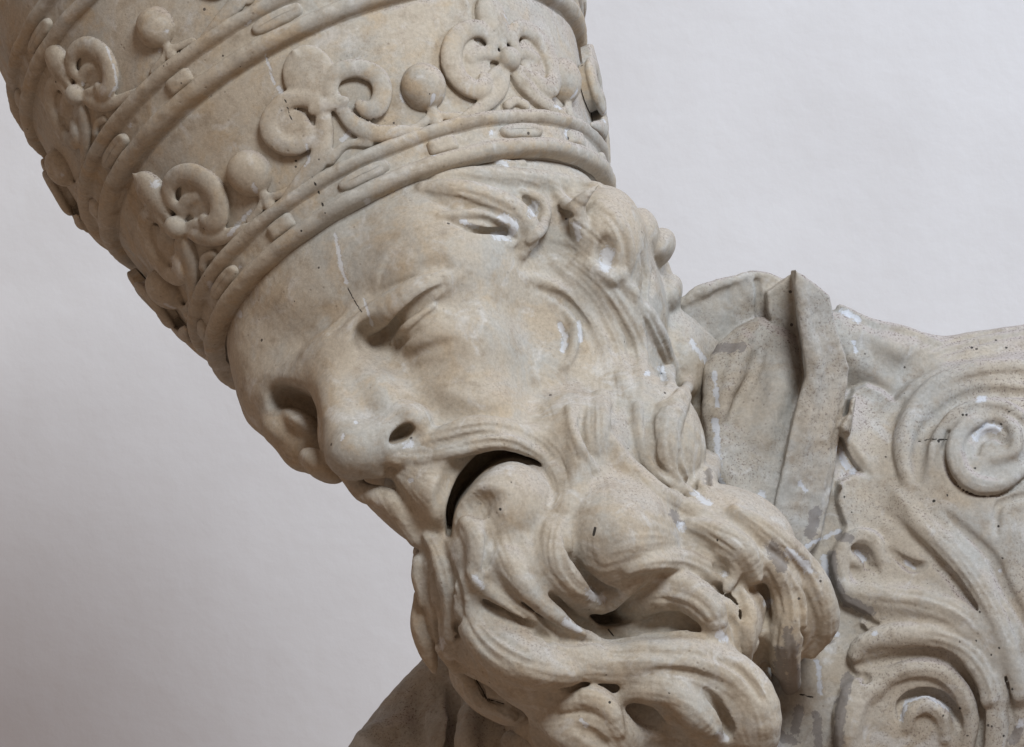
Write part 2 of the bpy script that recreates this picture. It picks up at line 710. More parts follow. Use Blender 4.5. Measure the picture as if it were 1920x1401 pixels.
wall['kind'] = 'structure'

# ================================================================== the bust
bust = bpy.data.objects.new('stone_bust', None)
COL.objects.link(bust)
bust['label'] = 'weathered pale stone bust of a bearded man in a tall three-crowned tiara, head bowed'
bust['category'] = 'statue'

# the tiara's own frame: axis a, front c, side l, fitted origin O
GA, BE = 0.453, 0.401
O = np.array([778.45 - 960, 0, 700.5 - 521.3])
a_ = np.array([-math.sin(GA) * math.cos(BE), math.sin(BE), math.cos(GA) * math.cos(BE)])
c_ = np.array([0, -1.0, 0]) + a_ * a_[1]
c_ /= np.linalg.norm(c_)
l_ = np.cross(a_, c_)
PSI = math.radians(30)
fF = math.cos(PSI) * c_ - math.sin(PSI) * l_       # where the face looks
sF = math.cos(PSI) * l_ + math.sin(PSI) * c_       # his left
RH = np.array([sF, fF, a_])


def Lc(u, v, w):
    return O + u * sF + v * fF + w * a_


# ------------------------------------------------------------------ marks on head, hair and beard
WHITE, GREY, CRACK = [], [], []
HV = 3.0
head = Clay((370 - 960, -760, 700.5 - 1500), (1600 - 960, 330, 700.5 - 250), HV)
G = head
# --- skull and face, in the head's own frame (left, forward, up)
G.ell(Lc(0, 0, -60), (385, 394, 330), RH, 10)
G.ell(Lc(-165, 250, -130), (110, 120, 120), RH, 60)
G.ell(Lc(190, 225, -150), (130, 140, 150), RH, 60)
G.ell(Lc(26, 60, -330), (240, 325, 310), RH, 40)
for s in (-1, 1):
    G.ell(Lc(s * 185, 258, -292 - 23 * s), (71 + 9 * s, 71 + 9 * s, 72 + 12 * s), RH, 60)          # cheekbones
    G.ell(Lc(100 + 6 * s, 270, -450), (110, 90, 120), RH, 50)
brow = [(-240, 265, -165), (-165, 336, -195), (-70, 378, -222), (0, 384, -232), (70, 378, -222), (165, 336, -195), (240, 265, -165)]
p, r = spline([Lc(*b) for b in brow], [36, 44, 46, 42, 46, 44, 36], 20)
G.chain(p, r, 60)
for s in (-1, 1):
    G.ell(Lc(s * 160, 425, -285), (95, 70, 62), RH, 30, True)    # sockets
    G.ell(Lc(s * 85, 425, -300), (45, 60, 50), RH, 24, True)
    G.ell(Lc(s * 165, 306, -278), 68, None, 14)                  # eyeballs under the lids
nose = [(0, 380, -225), (0, 415, -300), (0, 446, -380), (0, 460, -430)]
p, r = spline([Lc(*b) for b in nose], [44, 42, 46, 52], 15)
G.chain(p, r, 44)
for s in (-1, 1):
    G.chain(*spline([Lc(s * 44, 380, -300), Lc(s * 58, 394, -370), Lc(s * (62 + 8 * s), 404, -425)], [36, 44 + 4 * s, 30 + 8 * s], 15), 40)
for s in (-1, 1):
    pass
G.chain(*spline([Lc(-40, 410, -420), Lc(-12, 446, -430), Lc(9, 467, -438), Lc(54, 440, -444), Lc(90, 402, -440)], [24, 34, 43, 39, 33], 12), 26)
G.ell(Lc(12, 422, -474), (16, 40, 24), RH, 16)                   # septum
G.ell(Lc(62, 330, -560), (90, 85, 80), RH, 40)                  # upper lip
# --- neck and jaw core (hidden behind the beard)
p, r = spline([P(960, 640, -120), P(1060, 900, -180), P(1180, 1200, -170), P(1200, 1420, -120)], [250, 240, 250, 250], 40)
G.chain(p, r, 40)
G.chain(*spline([P(1120, 560, 40), P(1220, 760, 20), P(1300, 980, 0)], [150, 120, 130], 30), 40)
G.refresh()
# --- face, drawn on the surface
G.ell(P(556, 766, -352), (64, 76, 32), [[.86, 0, -.5], [0, 1, 0], [.5, 0, .86]], 24, True)
G.ell(P(566, 792, -318), (40, 50, 20), [[.86, 0, -.5], [0, 1, 0], [.5, 0, .86]], 14)
G.ell(P(528, 802, -270), (36, 60, 34), None, 24)
G.groove([(628, 618), (668, 572), (715, 538), (770, 512), (832, 494)], [14, 24, 26, 22, 12], [2, 8, 9, 7, 1], 14)
G.refresh()
G.groove([(668, 585), (705, 552), (750, 530), (795, 516), (845, 504)], [4, 6, 6, 6, 3], [0, 4, 8, 8, 1], 8)
G.refresh()
G.ell(P(710, 630, G.depth(710, 630) + 2), (42, 44, 31), None, 22, True)
G.refresh()
G.ridge([(700, 618), (735, 582), (775, 555), (815, 535), (850, 523)], [12, 22, 26, 22, 8], [-6, 0, 1, -3, -10], 18)
G.refresh()
G.groove([(700, 640), (735, 612), (768, 585), (800, 558), (834, 535)], [9, 12, 12, 10, 5], [6, 13, 14, 11, 3], 7)
G.ridge([(738, 645), (768, 614), (812, 574)], [5, 8, 5], [3, 8, 2], 5)
G.groove([(750, 650), (783, 621), (817, 588)], [4, 5, 4], [2, 6, 1], 5)
G.groove([(760, 668), (805, 655), (850, 640)], [7, 9, 5], [3, 5, 1], 12)
# cheek hollows beside the nose
G.groove([(800, 745), (830, 770), (890, 785), (950, 775)], [12, 20, 20, 10], [4, 12, 9, 2], 24)
# wing of the nose
G.groove([(738, 752), (762, 747), (790, 760), (808, 792), (802, 820)], [4, 6, 8, 8, 5], [1, 5, 8, 8, 3], 8)
G.refresh()
G.ell(P(774, 788, G.depth(774, 788) + 30), (34, 40, 30), [[.84, 0, -.54], [0, 1, 0], [.54, 0, .84]], 18)
G.refresh()
for dd in (4, 26):
    G.ell(P(752 - dd * .1, 818 - dd * .2, G.depth(755, 815) + dd), (25, 30, 10), [[.84, 0, .54], [0, 1, 0], [-.54, 0, .84]], 12, True)
G.ell(P(726, 930, -560), (24, 60, 40), [[.86, 0, -.5], [0, 1, 0], [.5, 0, .86]], 20, True)
HEAD0 = G.phi.astype(np.float16)
G.flow = []
# --- moustache
G.refresh()
G.lock([(742, 858), (785, 845), (840, 828), (900, 814), (955, 819), (1002, 840), (1038, 872)], [16, 23, 29, 31, 29, 23, 14], [0, 2, 6, 10, 10, 7, 2], 12, 3)
G.ridge([(758, 868), (800, 872), (860, 856), (920, 838)], [16, 22, 18, 8], [2, 0, -4, -4], 14)
G.ridge([(750, 866), (766, 886), (770, 905)], [12, 13, 9], [0, 2, 0], 16)
G.ridge([(765, 890), (795, 912), (818, 935), (832, 965)], [28, 34, 26, 16], [-12, -12, -10, -8], 26)
G.ridge([(735, 885), (742, 930), (765, 975), (800, 1005)], [12, 20, 22, 14], [0, 2, 2, 0], 14)
G.chain(*spline([P(640, 882, -470), P(680, 922, -500), P(724, 936, -520), P(754, 964, -530), P(780, 1010, -530)], [10, 18, 22, 22, 16], 12), 12)
G.ell(P(604, 874, -400), (46, 50, 24), [[.82, 0, -.57], [0, 1, 0], [.57, 0, .82]], 8)
G.ell(P(576, 858, -380), (16, 34, 16), None, 8)
MOUST = G.phi.astype(np.float16)
G.gain = 1.25
# --- the beard in large masses
G.chain(*spline([P(848, 1060, -520), P(858, 1150, -515), P(895, 1222, -500)], [60, 56, 60], 20), 24)
G.ell(P(938, 954, -546), (100, 98, 90), None, 10)                 # lower lip
G.ell(P(905, 1040, -545), (74, 110, 100), None, 24)
G.ell(P(990, 1080, -530), (110, 130, 110), None, 26)
G.ell(P(1150, 1010, -490), (120, 165, 115), None, 26)
G.ell(P(1080, 880, -420), (110, 130, 140), None, 40)
G.ell(P(1190, 850, -330), (130, 130, 150), None, 40)
G.ell(P(1330, 1040, -370), (160, 150, 130), None, 30)
G.ell(P(1435, 1130, -310), (112, 130, 130), None, 26)
G.ell(P(1300, 1170, -430), (130, 140, 100), None, 26)
G.ell(P(1000, 1215, -520), (150, 130, 110), [[.85, 0, -.52], [0, 1, 0], [.52, 0, .85]], 26)
G.ell(P(1265, 1300, -465), (200, 150, 105), [[.9, 0, -.43], [0, 1, 0], [.43, 0, .9]], 26)
G.ell(P(1370, 1370, -400), (86, 130, 110), None, 24)
G.ell(P(1110, 1370, -500), (120, 130, 90), None, 26)
G.ell(P(1250, 1440, -430), (140, 130, 90), None, 26)
G.ell(P(925, 1290, -330), (92, 110, 54), [[.8, 0, -.6], [0, 1, 0], [.6, 0, .8]], 16)
G.refresh()
# mouth: a dark crescent over the lower lip
mo = [(842, 1005), (846, 955), (873, 907), (911, 871), (955, 857), (994, 865), (1014, 876)]
p, r = spline([P(x, y, z) for (x, y), z in zip(mo, (-585, -590, -600, -605, -600, -580, -560))], [5, 9, 14, 15, 11, 7, 2], 6)
G.groove([(828, 995), (832, 945), (856, 896), (896, 862), (945, 847), (990, 856)], [10, 18, 25, 22, 14, 8], [4, 13, 19, 16, 9, 3], 16)
for dy in (-75, -55, -35):
    G.chain(p + np.array([-4, dy, 6]), r * 1.5, 24, True)
for dy in range(-40, 190, 10):
    G.chain(p + np.array([0, dy, 0.12 * max(dy, 0)]), r * (0.7 + 0.002 * max(dy, 0)), 11, True)
G.refresh()
G.lock([(785, 864), (845, 847), (905, 829), (952, 827), (996, 843), (1034, 872)], [6, 12, 15, 15, 12, 6], [-2, 3, 6, 6, 4, -1], 8, 1)
G.refresh()
G.groove([(862, 960), (895, 947), (932, 932)], [12, 26, 11], [5, 24, 4], 16)
# beard locks and the valleys between them
G.ridge([(872, 975), (896, 1015), (892, 1070), (880, 1110)], [10, 20, 18, 12], [-8, 1, 2, 0], 18)
G.groove([(925, 975), (918, 1020), (902, 1060)], [12, 12, 6], [4, 6, 2], 14)
G.ridge([(1036, 880), (1048, 900), (1057, 928), (1046, 958), (1032, 990)], [10, 15, 16, 14, 8], [2, 4, 5, 4, 0], 9)
G.groove([(1068, 880), (1078, 920), (1066, 955)], [5, 7, 4], [2, 5, 2], 8)
G.lock([(1078, 840), (1085, 900), (1062, 950), (1040, 1010), (1046, 1064), (1082, 1108), (1128, 1128), (1165, 1112), (1196, 1092)], [14, 22, 28, 30, 28, 24, 17, 12, 6], [-4, 0, 2, 3, 5, 7, 7, 6, 0], 14, 4)
G.refresh()
G.groove([(1062, 1000), (1072, 1040), (1098, 1080), (1128, 1106), (1152, 1112)], [6, 13, 18, 18, 8], [3, 16, 26, 26, 6], 8)
G.refresh()
G.groove([(1030, 1118), (1062, 1148), (1105, 1170), (1150, 1186), (1190, 1186)], [8, 17, 22, 18, 8], [6, 26, 34, 22, 6], 8)
G.ridge([(950, 1050), (978, 1092), (1010, 1130), (1050, 1165), (1092, 1190)], [26, 24, 18, 14, 6], [-12, -4, 1, 4, 1], 12)
G.groove([(985, 1130), (1025, 1178), (1070, 1204), (1130, 1208)], [6, 15, 17, 8], [4, 17, 18, 5], 9)
# arched locks on the right
G.refresh()
G.lock([(1140, 1150), (1180, 1125), (1235, 1108), (1290, 1118), (1330, 1150), (1345, 1195)], [12, 26, 32, 34, 30, 12], [2, 8, 12, 12, 10, 2], 12, 3)
G.lock([(1180, 1068), (1230, 1052), (1290, 1054), (1335, 1078), (1364, 1102)], [10, 18, 22, 18, 8], [0, 4, 6, 5, 0], 12, 2)
G.refresh()
G.groove([(1180, 1180), (1225, 1168), (1270, 1166), (1300, 1180), (1316, 1196)], [8, 18, 22, 18, 7], [4, 22, 30, 28, 8], 8)
G.groove([(1342, 1098), (1368, 1116), (1390, 1142), (1394, 1180)], [6, 12, 13, 7], [5, 22, 24, 7], 7)
G.ridge([(1362, 1104), (1376, 1078), (1370, 1050), (1345, 1038)], [7, 10, 10, 6], [1, 4, 4, 0], 7)
G.groove([(1345, 1062), (1356, 1072)], [9, 9], [10, 10], 6)
G.lock([(1300, 985), (1350, 1005), (1392, 1035), (1415, 1080)], [12, 24, 26, 14], [0, 4, 4, 0], 16, 2)
G.ridge([(1388, 1110), (1402, 1150), (1398, 1200), (1400, 1240)], [8, 13, 13, 8], [2, 7, 7, 0], 8)
G.groove([(1412, 1105), (1440, 1108), (1450, 1135), (1440, 1165), (1424, 1200)], [8, 14, 14, 10, 6], [6, 18, 18, 10, 3], 8)
G.groove([(1363, 1140), (1376, 1170), (1380, 1195)], [5, 8, 5], [3, 9, 4], 6)
G.lock([(1380, 960), (1440, 1005), (1495, 1060), (1527, 1115), (1540, 1170), (1520, 1222)], [14, 26, 32, 32, 28, 12], [0, 2, 2, 4, 6, 2], 14, 3)
G.lock([(1430, 1040), (1465, 1090), (1478, 1150), (1468, 1210), (1476, 1256), (1490, 1292)], [12, 28, 32, 30, 24, 16], [0, 6, 8, 9, 4, -6], 12, 3)
G.refresh()
G.groove([(1497, 1110), (1508, 1160), (1505, 1215)], [5, 7, 5], [3, 7, 6], 7)
G.groove([(1425, 1190), (1426, 1225), (1440, 1270), (1456, 1300)], [6, 10, 10, 8], [4, 10, 12, 8], 8)
# lower great lock
G.lock([(1050, 1240), (1140, 1250), (1230, 1243), (1320, 1250), (1392, 1288), (1422, 1350), (1415, 1430)], [22, 36, 46, 50, 48, 44, 30], [-16, -14, -10, -6, -3, -2, -6], 30, 2)
G.refresh()
G.groove([(1150, 1230), (1205, 1220), (1262, 1232)], [7, 9, 6], [2, 5, 1], 9)
G.groove([(1215, 1262), (1290, 1262), (1345, 1286)], [7, 9, 6], [2, 6, 2], 9)
G.groove([(955, 1192), (1010, 1218), (1070, 1232)], [7, 9, 6], [2, 6, 2], 9)
G.groove([(1330, 1222), (1390, 1258), (1425, 1310)], [6, 8, 6], [2, 5, 2], 9)
G.groove([(1325, 1296), (1350, 1328), (1366, 1360), (1366, 1384)], [6, 11, 15, 8], [4, 14, 24, 10], 7)
G.groove([(1030, 1256), (1062, 1286), (1105, 1294), (1150, 1297), (1187, 1318), (1214, 1346), (1240, 1368), (1275, 1375)], [6, 13, 14, 18, 24, 24, 16, 6], [3, 13, 15, 22, 30, 28, 14, 3], 9)
G.ridge([(1160, 1310), (1200, 1300), (1260, 1300), (1300, 1340), (1330, 1370)], [10, 18, 26, 26, 12], [-4, 0, 2, 2, 0], 18)
G.ridge([(1060, 1320), (1108, 1312), (1142, 1335), (1160, 1372)], [14, 24, 22, 12], [0, 5, 4, 0], 9)
G.groove([(1000, 1300), (1040, 1310)], [7, 7], [4, 4], 9)
G.groove([(1080, 1365), (1110, 1378), (1135, 1398)], [7, 12, 10], [4, 10, 10], 10)
# left of the chin
G.lock([(880, 1074), (900, 1098), (945, 1125), (1000, 1165), (1040, 1200)], [6, 11, 12, 12, 6], [-1, 3, 4, 3, 0], 10, 1)
G.groove([(885, 1118), (915, 1128), (955, 1142), (1000, 1180), (1040, 1212)], [6, 10, 10, 9, 6], [4, 10, 9, 8, 3], 8)
G.lock([(868, 1100), (884, 1160), (925, 1210), (985, 1245), (1060, 1262)], [16, 30, 40, 40, 24], [-2, 0, 2, 3, 0], 24, 3)
for yy in (-620, -580, -540, -500):
    G.chain(*spline([P(838, 1268, yy), P(872, 1305, yy), P(912, 1343, yy), P(962, 1384, yy), P(1025, 1440, yy)], [36, 44, 46, 46, 46], 15), 7, True)
G.refresh()
G.lock([(800, 1005), (825, 1040), (840, 1085), (848, 1130), (850, 1180), (835, 1215)], [8, 16, 18, 18, 16, 8], [0, 4, 6, 6, 5, 0], 9, 2)
G.groove([(842, 1050), (856, 1095), (862, 1140), (856, 1190)], [5, 6, 7, 5], [3, 6, 7, 3], 8)
G.ridge([(786, 1030), (788, 1080), (794, 1130)], [10, 14, 10], [0, 3, 0], 8)
p, r = spline([P(790, 1118, -492), P(790, 1160, -500), P(797, 1200, -492), P(809, 1240, -478), P(814, 1258, -470)], [14, 19, 20, 12, 5], 8)
G.chain(p, r, 5)
G.refresh()
G.groove([(806, 1060), (800, 1100), (806, 1140)], [5, 7, 5], [3, 8, 5], 7)
G.groove([(812, 1140), (814, 1180), (820, 1210)], [5, 8, 7], [4, 12, 9], 7)
G.ridge([(824, 1216), (850, 1240), (880, 1275), (900, 1310), (960, 1345)], [8, 14, 16, 14, 10], [0, 2, 2, 0, 0], 12)
G.groove([(893, 1275), (905, 1295), (912, 1310), (945, 1320)], [4, 5, 5, 3], [3, 6, 6, 3], 5)
# cheek side
G.refresh()
G.groove([(1097, 760), (1087, 795), (1092, 830), (1107, 868)], [4, 7, 8, 5], [2, 7, 9, 4], 9)
G.ridge([(1068, 765), (1072, 805), (1092, 850), (1115, 880)], [8, 10, 9, 5], [-2, 2, 2, 0], 10)
G.ridge([(1130, 740), (1128, 790), (1118, 840)], [14, 18, 8], [-4, 0, -2], 14)
G.groove([(1160, 758), (1142, 785), (1132, 812)], [4, 5, 3], [2, 4, 1], 7)
G.ridge([(1150, 830), (1180, 880), (1240, 930), (1310, 960)], [12, 20, 20, 12], [-2, 2, 2, 0], 16)
G.lock([(1285, 745), (1255, 785), (1240, 835), (1255, 885), (1290, 925)], [10, 26, 32, 28, 12], [0, 6, 10, 8, 0], 9, 2)
G.lock([(1300, 745), (1320, 800), (1325, 850), (1320, 900), (1325, 930)], [10, 22, 26, 22, 10], [0, 4, 6, 5, 0], 9, 2)
G.refresh()
G.groove([(1222, 775), (1222, 830), (1232, 875), (1262, 905)], [4, 6, 6, 4], [2, 6, 6, 3], 7)
G.groove([(1275, 850), (1282, 885), (1300, 915)], [5, 9, 7], [3, 11, 8], 7)
G.groove([(1326, 880), (1328, 905)], [6, 8], [6, 10], 6)
G.ridge([(1195, 760), (1198, 815), (1216, 865), (1250, 902), (1300, 927)], [8, 10, 11, 10, 6], [0, 3, 3, 3, 0], 8)
G.ridge([(1248, 672), (1280, 697), (1287, 724), (1270, 747), (1236, 760)], [8, 11, 11, 10, 6], [0, 4, 4, 3, 0], 8)
G.groove([(1236, 684), (1245, 704), (1243, 722)], [5, 7, 5], [4, 8, 4], 6)
G.groove([(1215, 690), (1214, 708)], [4, 5], [3, 5], 6)
G.groove([(1046, 605), (1062, 630), (1058, 655)], [5, 7, 5], [3, 7, 4], 6)
G.groove([(1084, 600), (1090, 625), (1086, 650)], [4, 5, 4], [3, 6, 3], 6)
G.ridge([(1060, 585), (1078, 620), (1072, 665), (1055, 690)], [6, 8, 8, 5], [0, 3, 3, 0], 8)
G.ridge([(985, 518), (1045, 540), (1095, 585), (1128, 640), (1145, 700)], [6, 10, 12, 12, 6], [-3, -1, -1, -1, -3], 14)
G.groove([(1012, 545), (1062, 565), (1100, 610)], [4, 6, 4], [1, 3, 1], 10)
G.score()
BEARD = G.phi.astype(np.float16)
# --- hair at the temple and behind the ear
G.ell(P(1130, 470, -190), (84, 150, 120), None, 60)
G.ell(P(1165, 590, -110), (84, 160, 110), None, 60)
G.ell(P(1230, 468, -60), (30, 90, 44), [[.8, 0, -.6], [0, 1, 0], [.6, 0, .8]], 6)
G.ell(P(1200, 440, -120), (36, 80, 50), None, 10)
G.ell(P(1248, 556, -50), (30, 90, 44), [[.93, 0, -.36], [0, 1, 0], [.36, 0, .93]], 6)
G.ell(P(1210, 560, -120), (32, 70, 50), None, 8)
G.ell(P(1262, 690, -30), (72, 120, 110), None, 24)
G.ell(P(1310, 690, 20), (60, 90, 80), None, 24)
G.refresh()
G.lock([(795, 352), (850, 362), (905, 380), (955, 405), (985, 440), (975, 478)], [12, 22, 26, 26, 22, 9], [0, 6, 9, 12, 12, 6], 12, 2)
G.ridge([(820, 330), (900, 330), (980, 335), (1060, 345), (1120, 350)], [10, 16, 18, 16, 8], [0, 2, 2, 2, 0], 14)
G.refresh()
G.groove([(838, 412), (870, 424), (910, 432), (948, 433)], [4, 8, 12, 9], [2, 9, 20, 14], 6)
G.ridge([(826, 405), (870, 404), (920, 404), (958, 418), (970, 445), (955, 462)], [6, 9, 9, 9, 9, 6], [0, 3, 4, 4, 4, 0], 7)
G.groove([(800, 365), (850, 392), (880, 402)], [4, 6, 4], [2, 5, 2], 8)
G.ridge([(980, 362), (1008, 375), (1020, 400), (1010, 432), (992, 452)], [7, 10, 11, 10, 6], [1, 5, 6, 5, 2], 7)
G.groove([(985, 373), (998, 388), (1002, 402)], [6, 10, 7], [6, 16, 8], 6)
G.ridge([(925, 300), (950, 312), (980, 308)], [8, 10, 8], [1, 3, 1], 7)
p, r = spline([P(1122, 346, -330), P(1100, 366, -335), P(1083, 390, -325), P(1090, 435, -315), P(1108, 478, -305)], [3, 10, 16, 17, 12], 7)
G.chain(p, r, 7)
G.refresh()
G.ell(P(1136, 476, G.depth(1136, 476)), (20, 22, 34), None, 14, True)
G.ridge([(1120, 378), (1160, 412), (1180, 460), (1178, 510), (1165, 540)], [5, 8, 9, 8, 5], [-3, -1, 0, -1, -3], 8)
G.lock([(1085, 500), (1125, 535), (1165, 590), (1195, 650), (1205, 720)], [10, 20, 24, 22, 12], [-4, -2, 0, -2, -6], 14, 2)
G.lock([(1040, 490), (1085, 530), (1130, 590), (1160, 660), (1172, 730)], [8, 16, 18, 16, 8], [-5, -4, -3, -4, -6], 14, 2)
G.lock([(1175, 540), (1215, 600), (1245, 660), (1262, 720)], [10, 20, 20, 10], [-2, 0, -2, -6], 12, 2)
G.ridge([(1105, 500), (1140, 520), (1165, 515)], [12, 16, 10], [0, 2, 0], 12)
G.groove([(1025, 455), (1050, 462), (1075, 470)], [4, 6, 4], [2, 4, 2], 8)
G.ridge([(1040, 350), (1060, 385), (1078, 392)], [8, 14, 8], [0, 2, 0], 10)
G.groove([(1050, 392), (1072, 402)], [6, 7], [5, 6], 7)
G.lock([(1160, 520), (1185, 560), (1195, 600)], [10, 18, 8], [0, 5, 3], 10, 1)
G.groove([(1204, 480), (1212, 520), (1206, 560)], [5, 7, 5], [4, 8, 4], 7)
G.groove([(1226, 510), (1222, 550)], [5, 6], [4, 6], 6)
G.score()

v, q = G.mesh()
v = smooth(v, q, 1, 0.4)
n = vnormals(v, q)
v = v + n * (1.6 * lattice_noise(v, 46, 1) + 0.7 * lattice_noise(v, 19, 2) + 0.3 * lattice_noise(v, 8, 3))[:, None]
n = vnormals(v, q)
lab = np.zeros(len(v), int)
ink = G.sample(HEAD0, v)
hl, hx, hy, hc = hair_lines(G.flow, 520, 1620, 240, 1480)
kk = D / (D + v[:, 1])
i = np.clip(((960 + v[:, 0] * kk - hx) / hc).round().astype(int), 0, hl.shape[0] - 1)
j = np.clip(((700.5 - v[:, 2] * kk - hy) / hc).round().astype(int), 0, hl.shape[1] - 1)
v = v + n * (0.5 * hl[i, j] * np.clip((ink - 2) / 8, 0, 1) * np.clip(-n[:, 1] * 2, 0, 1))[:, None]
n = vnormals(v, q)
lab[ink > 3] = 1
ink = G.sample(MOUST, v)
lab[ink > 3] = 2
ink = G.sample(BEARD, v)
lab[ink > 3] = 3
del HEAD0, MOUST, BEARD
WHITE += [([(1050, 610), (1060, 632), (1056, 655)], 6), ([(1085, 605), (1089, 640)], 4), ([(1240, 690), (1245, 710)], 6), ([(1213, 700)], 6),
          ([(865, 415), (895, 426)], 5), ([(930, 440), (955, 445), (965, 420), (940, 408)], 8), ([(1000, 385), (998, 400)], 9),
          ([(1140, 475), (1135, 500)], 12), ([(1078, 420), (1085, 445)], 7), ([(925, 296), (950, 308)], 7),
          ([(628, 440), (640, 500), (650, 530)], 4), ([(760, 838), (772, 832)], 7), ([(640, 825), (645, 815)], 4), ([(668, 792)], 4),
          ([(1105, 1112), (1125, 1122)], 10), ([(890, 1085), (905, 1100)], 6), ([(1060, 1165), (1085, 1182)], 7), ([(825, 1200), (830, 1212)], 6),
          ([(1350, 1380), (1360, 1385)], 8), ([(1275, 985), (1280, 992)], 7), ([(1480, 1035), (1500, 1050), (1520, 1070)], 9), ([(1358, 1078)], 7),
          ([(1440, 1130)], 9), ([(1350, 1190), (1360, 1200)], 8), ([(1090, 1350), (1100, 1360)], 4), ([(1300, 925), (1330, 945)], 6), ([(770, 900)], 5),
          ([(1295, 640), (1340, 700)], 5), ([(450, 590)], 6), ([(682, 560), (698, 610)], 3)]
GREY += [([(1475, 1190), (1485, 1215), (1480, 1250)], 12), ([(1465, 1220), (1460, 1250), (1470, 1290)], 11), ([(1490, 1260), (1485, 1300)], 14),
         ([(1450, 1030), (1465, 1060)], 14), ([(1328, 885), (1330, 905)], 7), ([(1262, 962), (1276, 982)], 7)]
CRACK += [([(652, 540), (665, 565), (678, 585)], 1.1), ([(1116, 990), (1113, 1003)], 2.6), ([(1345, 1013)], 2.4),
          ([(893, 1275), (905, 1295), (912, 1310), (945, 1320)], 1.2), ([(1140, 1180), (1150, 1192)], 1.6),
          ([(1143, 1317)], 3), ([(938, 955)], 3), ([(1255, 1300)], 2)]
marks = paint(v, (WHITE, GREY, CRACK))
fl = islands(np.sort(lab[q], 1)[:, 1], q)
for i, (nm, mt) in enumerate((('head', M_FACE), ('moustache', M_FACE), ('beard', M_BEARD), ('hair', M_BEARD))):
    part_from(v, q, n, marks, fl == i, nm, mt, bust)
print('head', len(q), time.time() - T0)
del head, G

# ================================================================== the tiara
CH = np.array([-12, 0, 86, 200, 313, 316, 321, 404, 410, 500, 589, 593, 677, 760, 900, 1050, 1150, 1200])
CR = np.array([392, 397, 416, 446, 473, 462, 476, 507, 511, 526, 531, 534, 543, 545, 520, 430, 300, 120])
GH = np.array([-30, 86, 320, 406, 591, 677, 760])
GR = np.array([391, 417, 478, 509, 532, 543, 545])


def cloth(h):
    return np.interp(h, GH, GR)


TM = np.stack([l_, -c_, a_], 1)                   # columns: local x, y, z in the world


def tiara_marks(v, lists):
    return paint(v @ TM.T + O, lists)


TW = [([(520, 165), (527, 172)], 4), ([(497, 100), (512, 150), (530, 170)], 2.5), ([(655, 250), (640, 262)], 5), ([(665, 345)], 5), ([(807, 275), (812, 288)], 5),
      ([(750, 170), (758, 190)], 4), ([(770, 200), (790, 195)], 4), ([(985, 88), (978, 110)], 6), ([(1065, 250), (1085, 258)], 8), ([(920, 250)], 6),
      ([(575, 270), (580, 300), (572, 310)], 3), ([(475, 345), (480, 360)], 4), ([(430, 440), (470, 395)], 4), ([(395, 535), (400, 545)], 7),
      ([(292, 345)], 10), ([(450, 500)], 6), ([(205, 180), (215, 165)], 4), ([(155, 158)], 5), ([(245, 235)], 5), ([(300, 95)], 4), ([(313, 60)], 5),
      ([(200, 90), (215, 130), (220, 165)], 2.5), ([(690, 380)], 7), ([(725, 375), (740, 370)], 5), ([(940, 105), (960, 112)], 8), ([(895, 75)], 5),
      ([(1000, 145)], 6), ([(1010, 190)], 6), ([(460, 48), (470, 40)], 3)]
TC = [([(534, 185), (541, 208), (550, 235)], 0.9), ([(585, 330), (598, 362), (610, 400)], 0.8), ([(528, 207)], 2.0), ([(408, 255)], 2.0), ([(337, 96)], 2.5), ([(565, 433)], 2.5), ([(108, 305)], 3)]


def lathe(hs, rr, t0, t1, nt, seed, amp, name, mat, parent, close=False):
    full = t1 - t0 >= 359.9
    th = np.radians(np.linspace(t0, t1, nt, endpoint=not full))
    nh = len(hs)
    T, H = np.meshgrid(th, hs, indexing='ij')
    R = np.broadcast_to(rr, T.shape).copy()
    base = np.stack([R * np.sin(T), -R * np.cos(T), H], -1).reshape(-1, 3)
    w = (amp[0] * lattice_noise(base, 60, seed) + amp[1] * lattice_noise(base, 22, seed + 1) + amp[2] * lattice_noise(base, 9, seed + 2)).reshape(T.shape)
    R = R + w * np.clip(R / 100, 0, 1)
    Hw = H + 0.5 * (lattice_noise(base + 500, 50, seed + 3).reshape(T.shape)) * amp[0]
    v = np.stack([R * np.sin(T), -R * np.cos(T), Hw], -1).reshape(-1, 3)
    ii = np.arange(nt * nh).reshape(nt, nh)
    jj = np.concatenate([ii, ii[:1]]) if full else ii
    q = np.stack([jj[:-1, :-1], jj[1:, :-1], jj[1:, 1:], jj[:-1, 1:]], -1).reshape(-1, 4)
    return link(name, raw_mesh(name, v * S, q, None, tiara_marks(v, (TW, [], TC))), mat, parent)


hs = np.unique(np.concatenate([np.arange(4, 700, 5), np.linspace(700, 1200, 40), [318, 319, 321, 322, 588, 590, 593]]))
hs = np.concatenate([[3.9], hs, [1203]])
rr = np.interp(hs, CH, CR)
rr[0], rr[-1] = 1, 1
tiara = lathe(hs, rr, 0, 360, 520, 11, (1.8, 0.6, 0.2), 'tiara', M_TIARA, bust)
tiara.matrix_local = Matrix(((TM[0, 0], TM[0, 1], TM[0, 2], O[0] * S), (TM[1, 0], TM[1, 1], TM[1, 2], O[1] * S),
                             (TM[2, 0], TM[2, 1], TM[2, 2], O[2] * S), (0, 0, 0, 1)))


def bead(h, h0, r):
    return np.where(abs(h - h0) < r, np.sqrt(np.maximum(r * r - (h - h0) ** 2, 0)), 0)


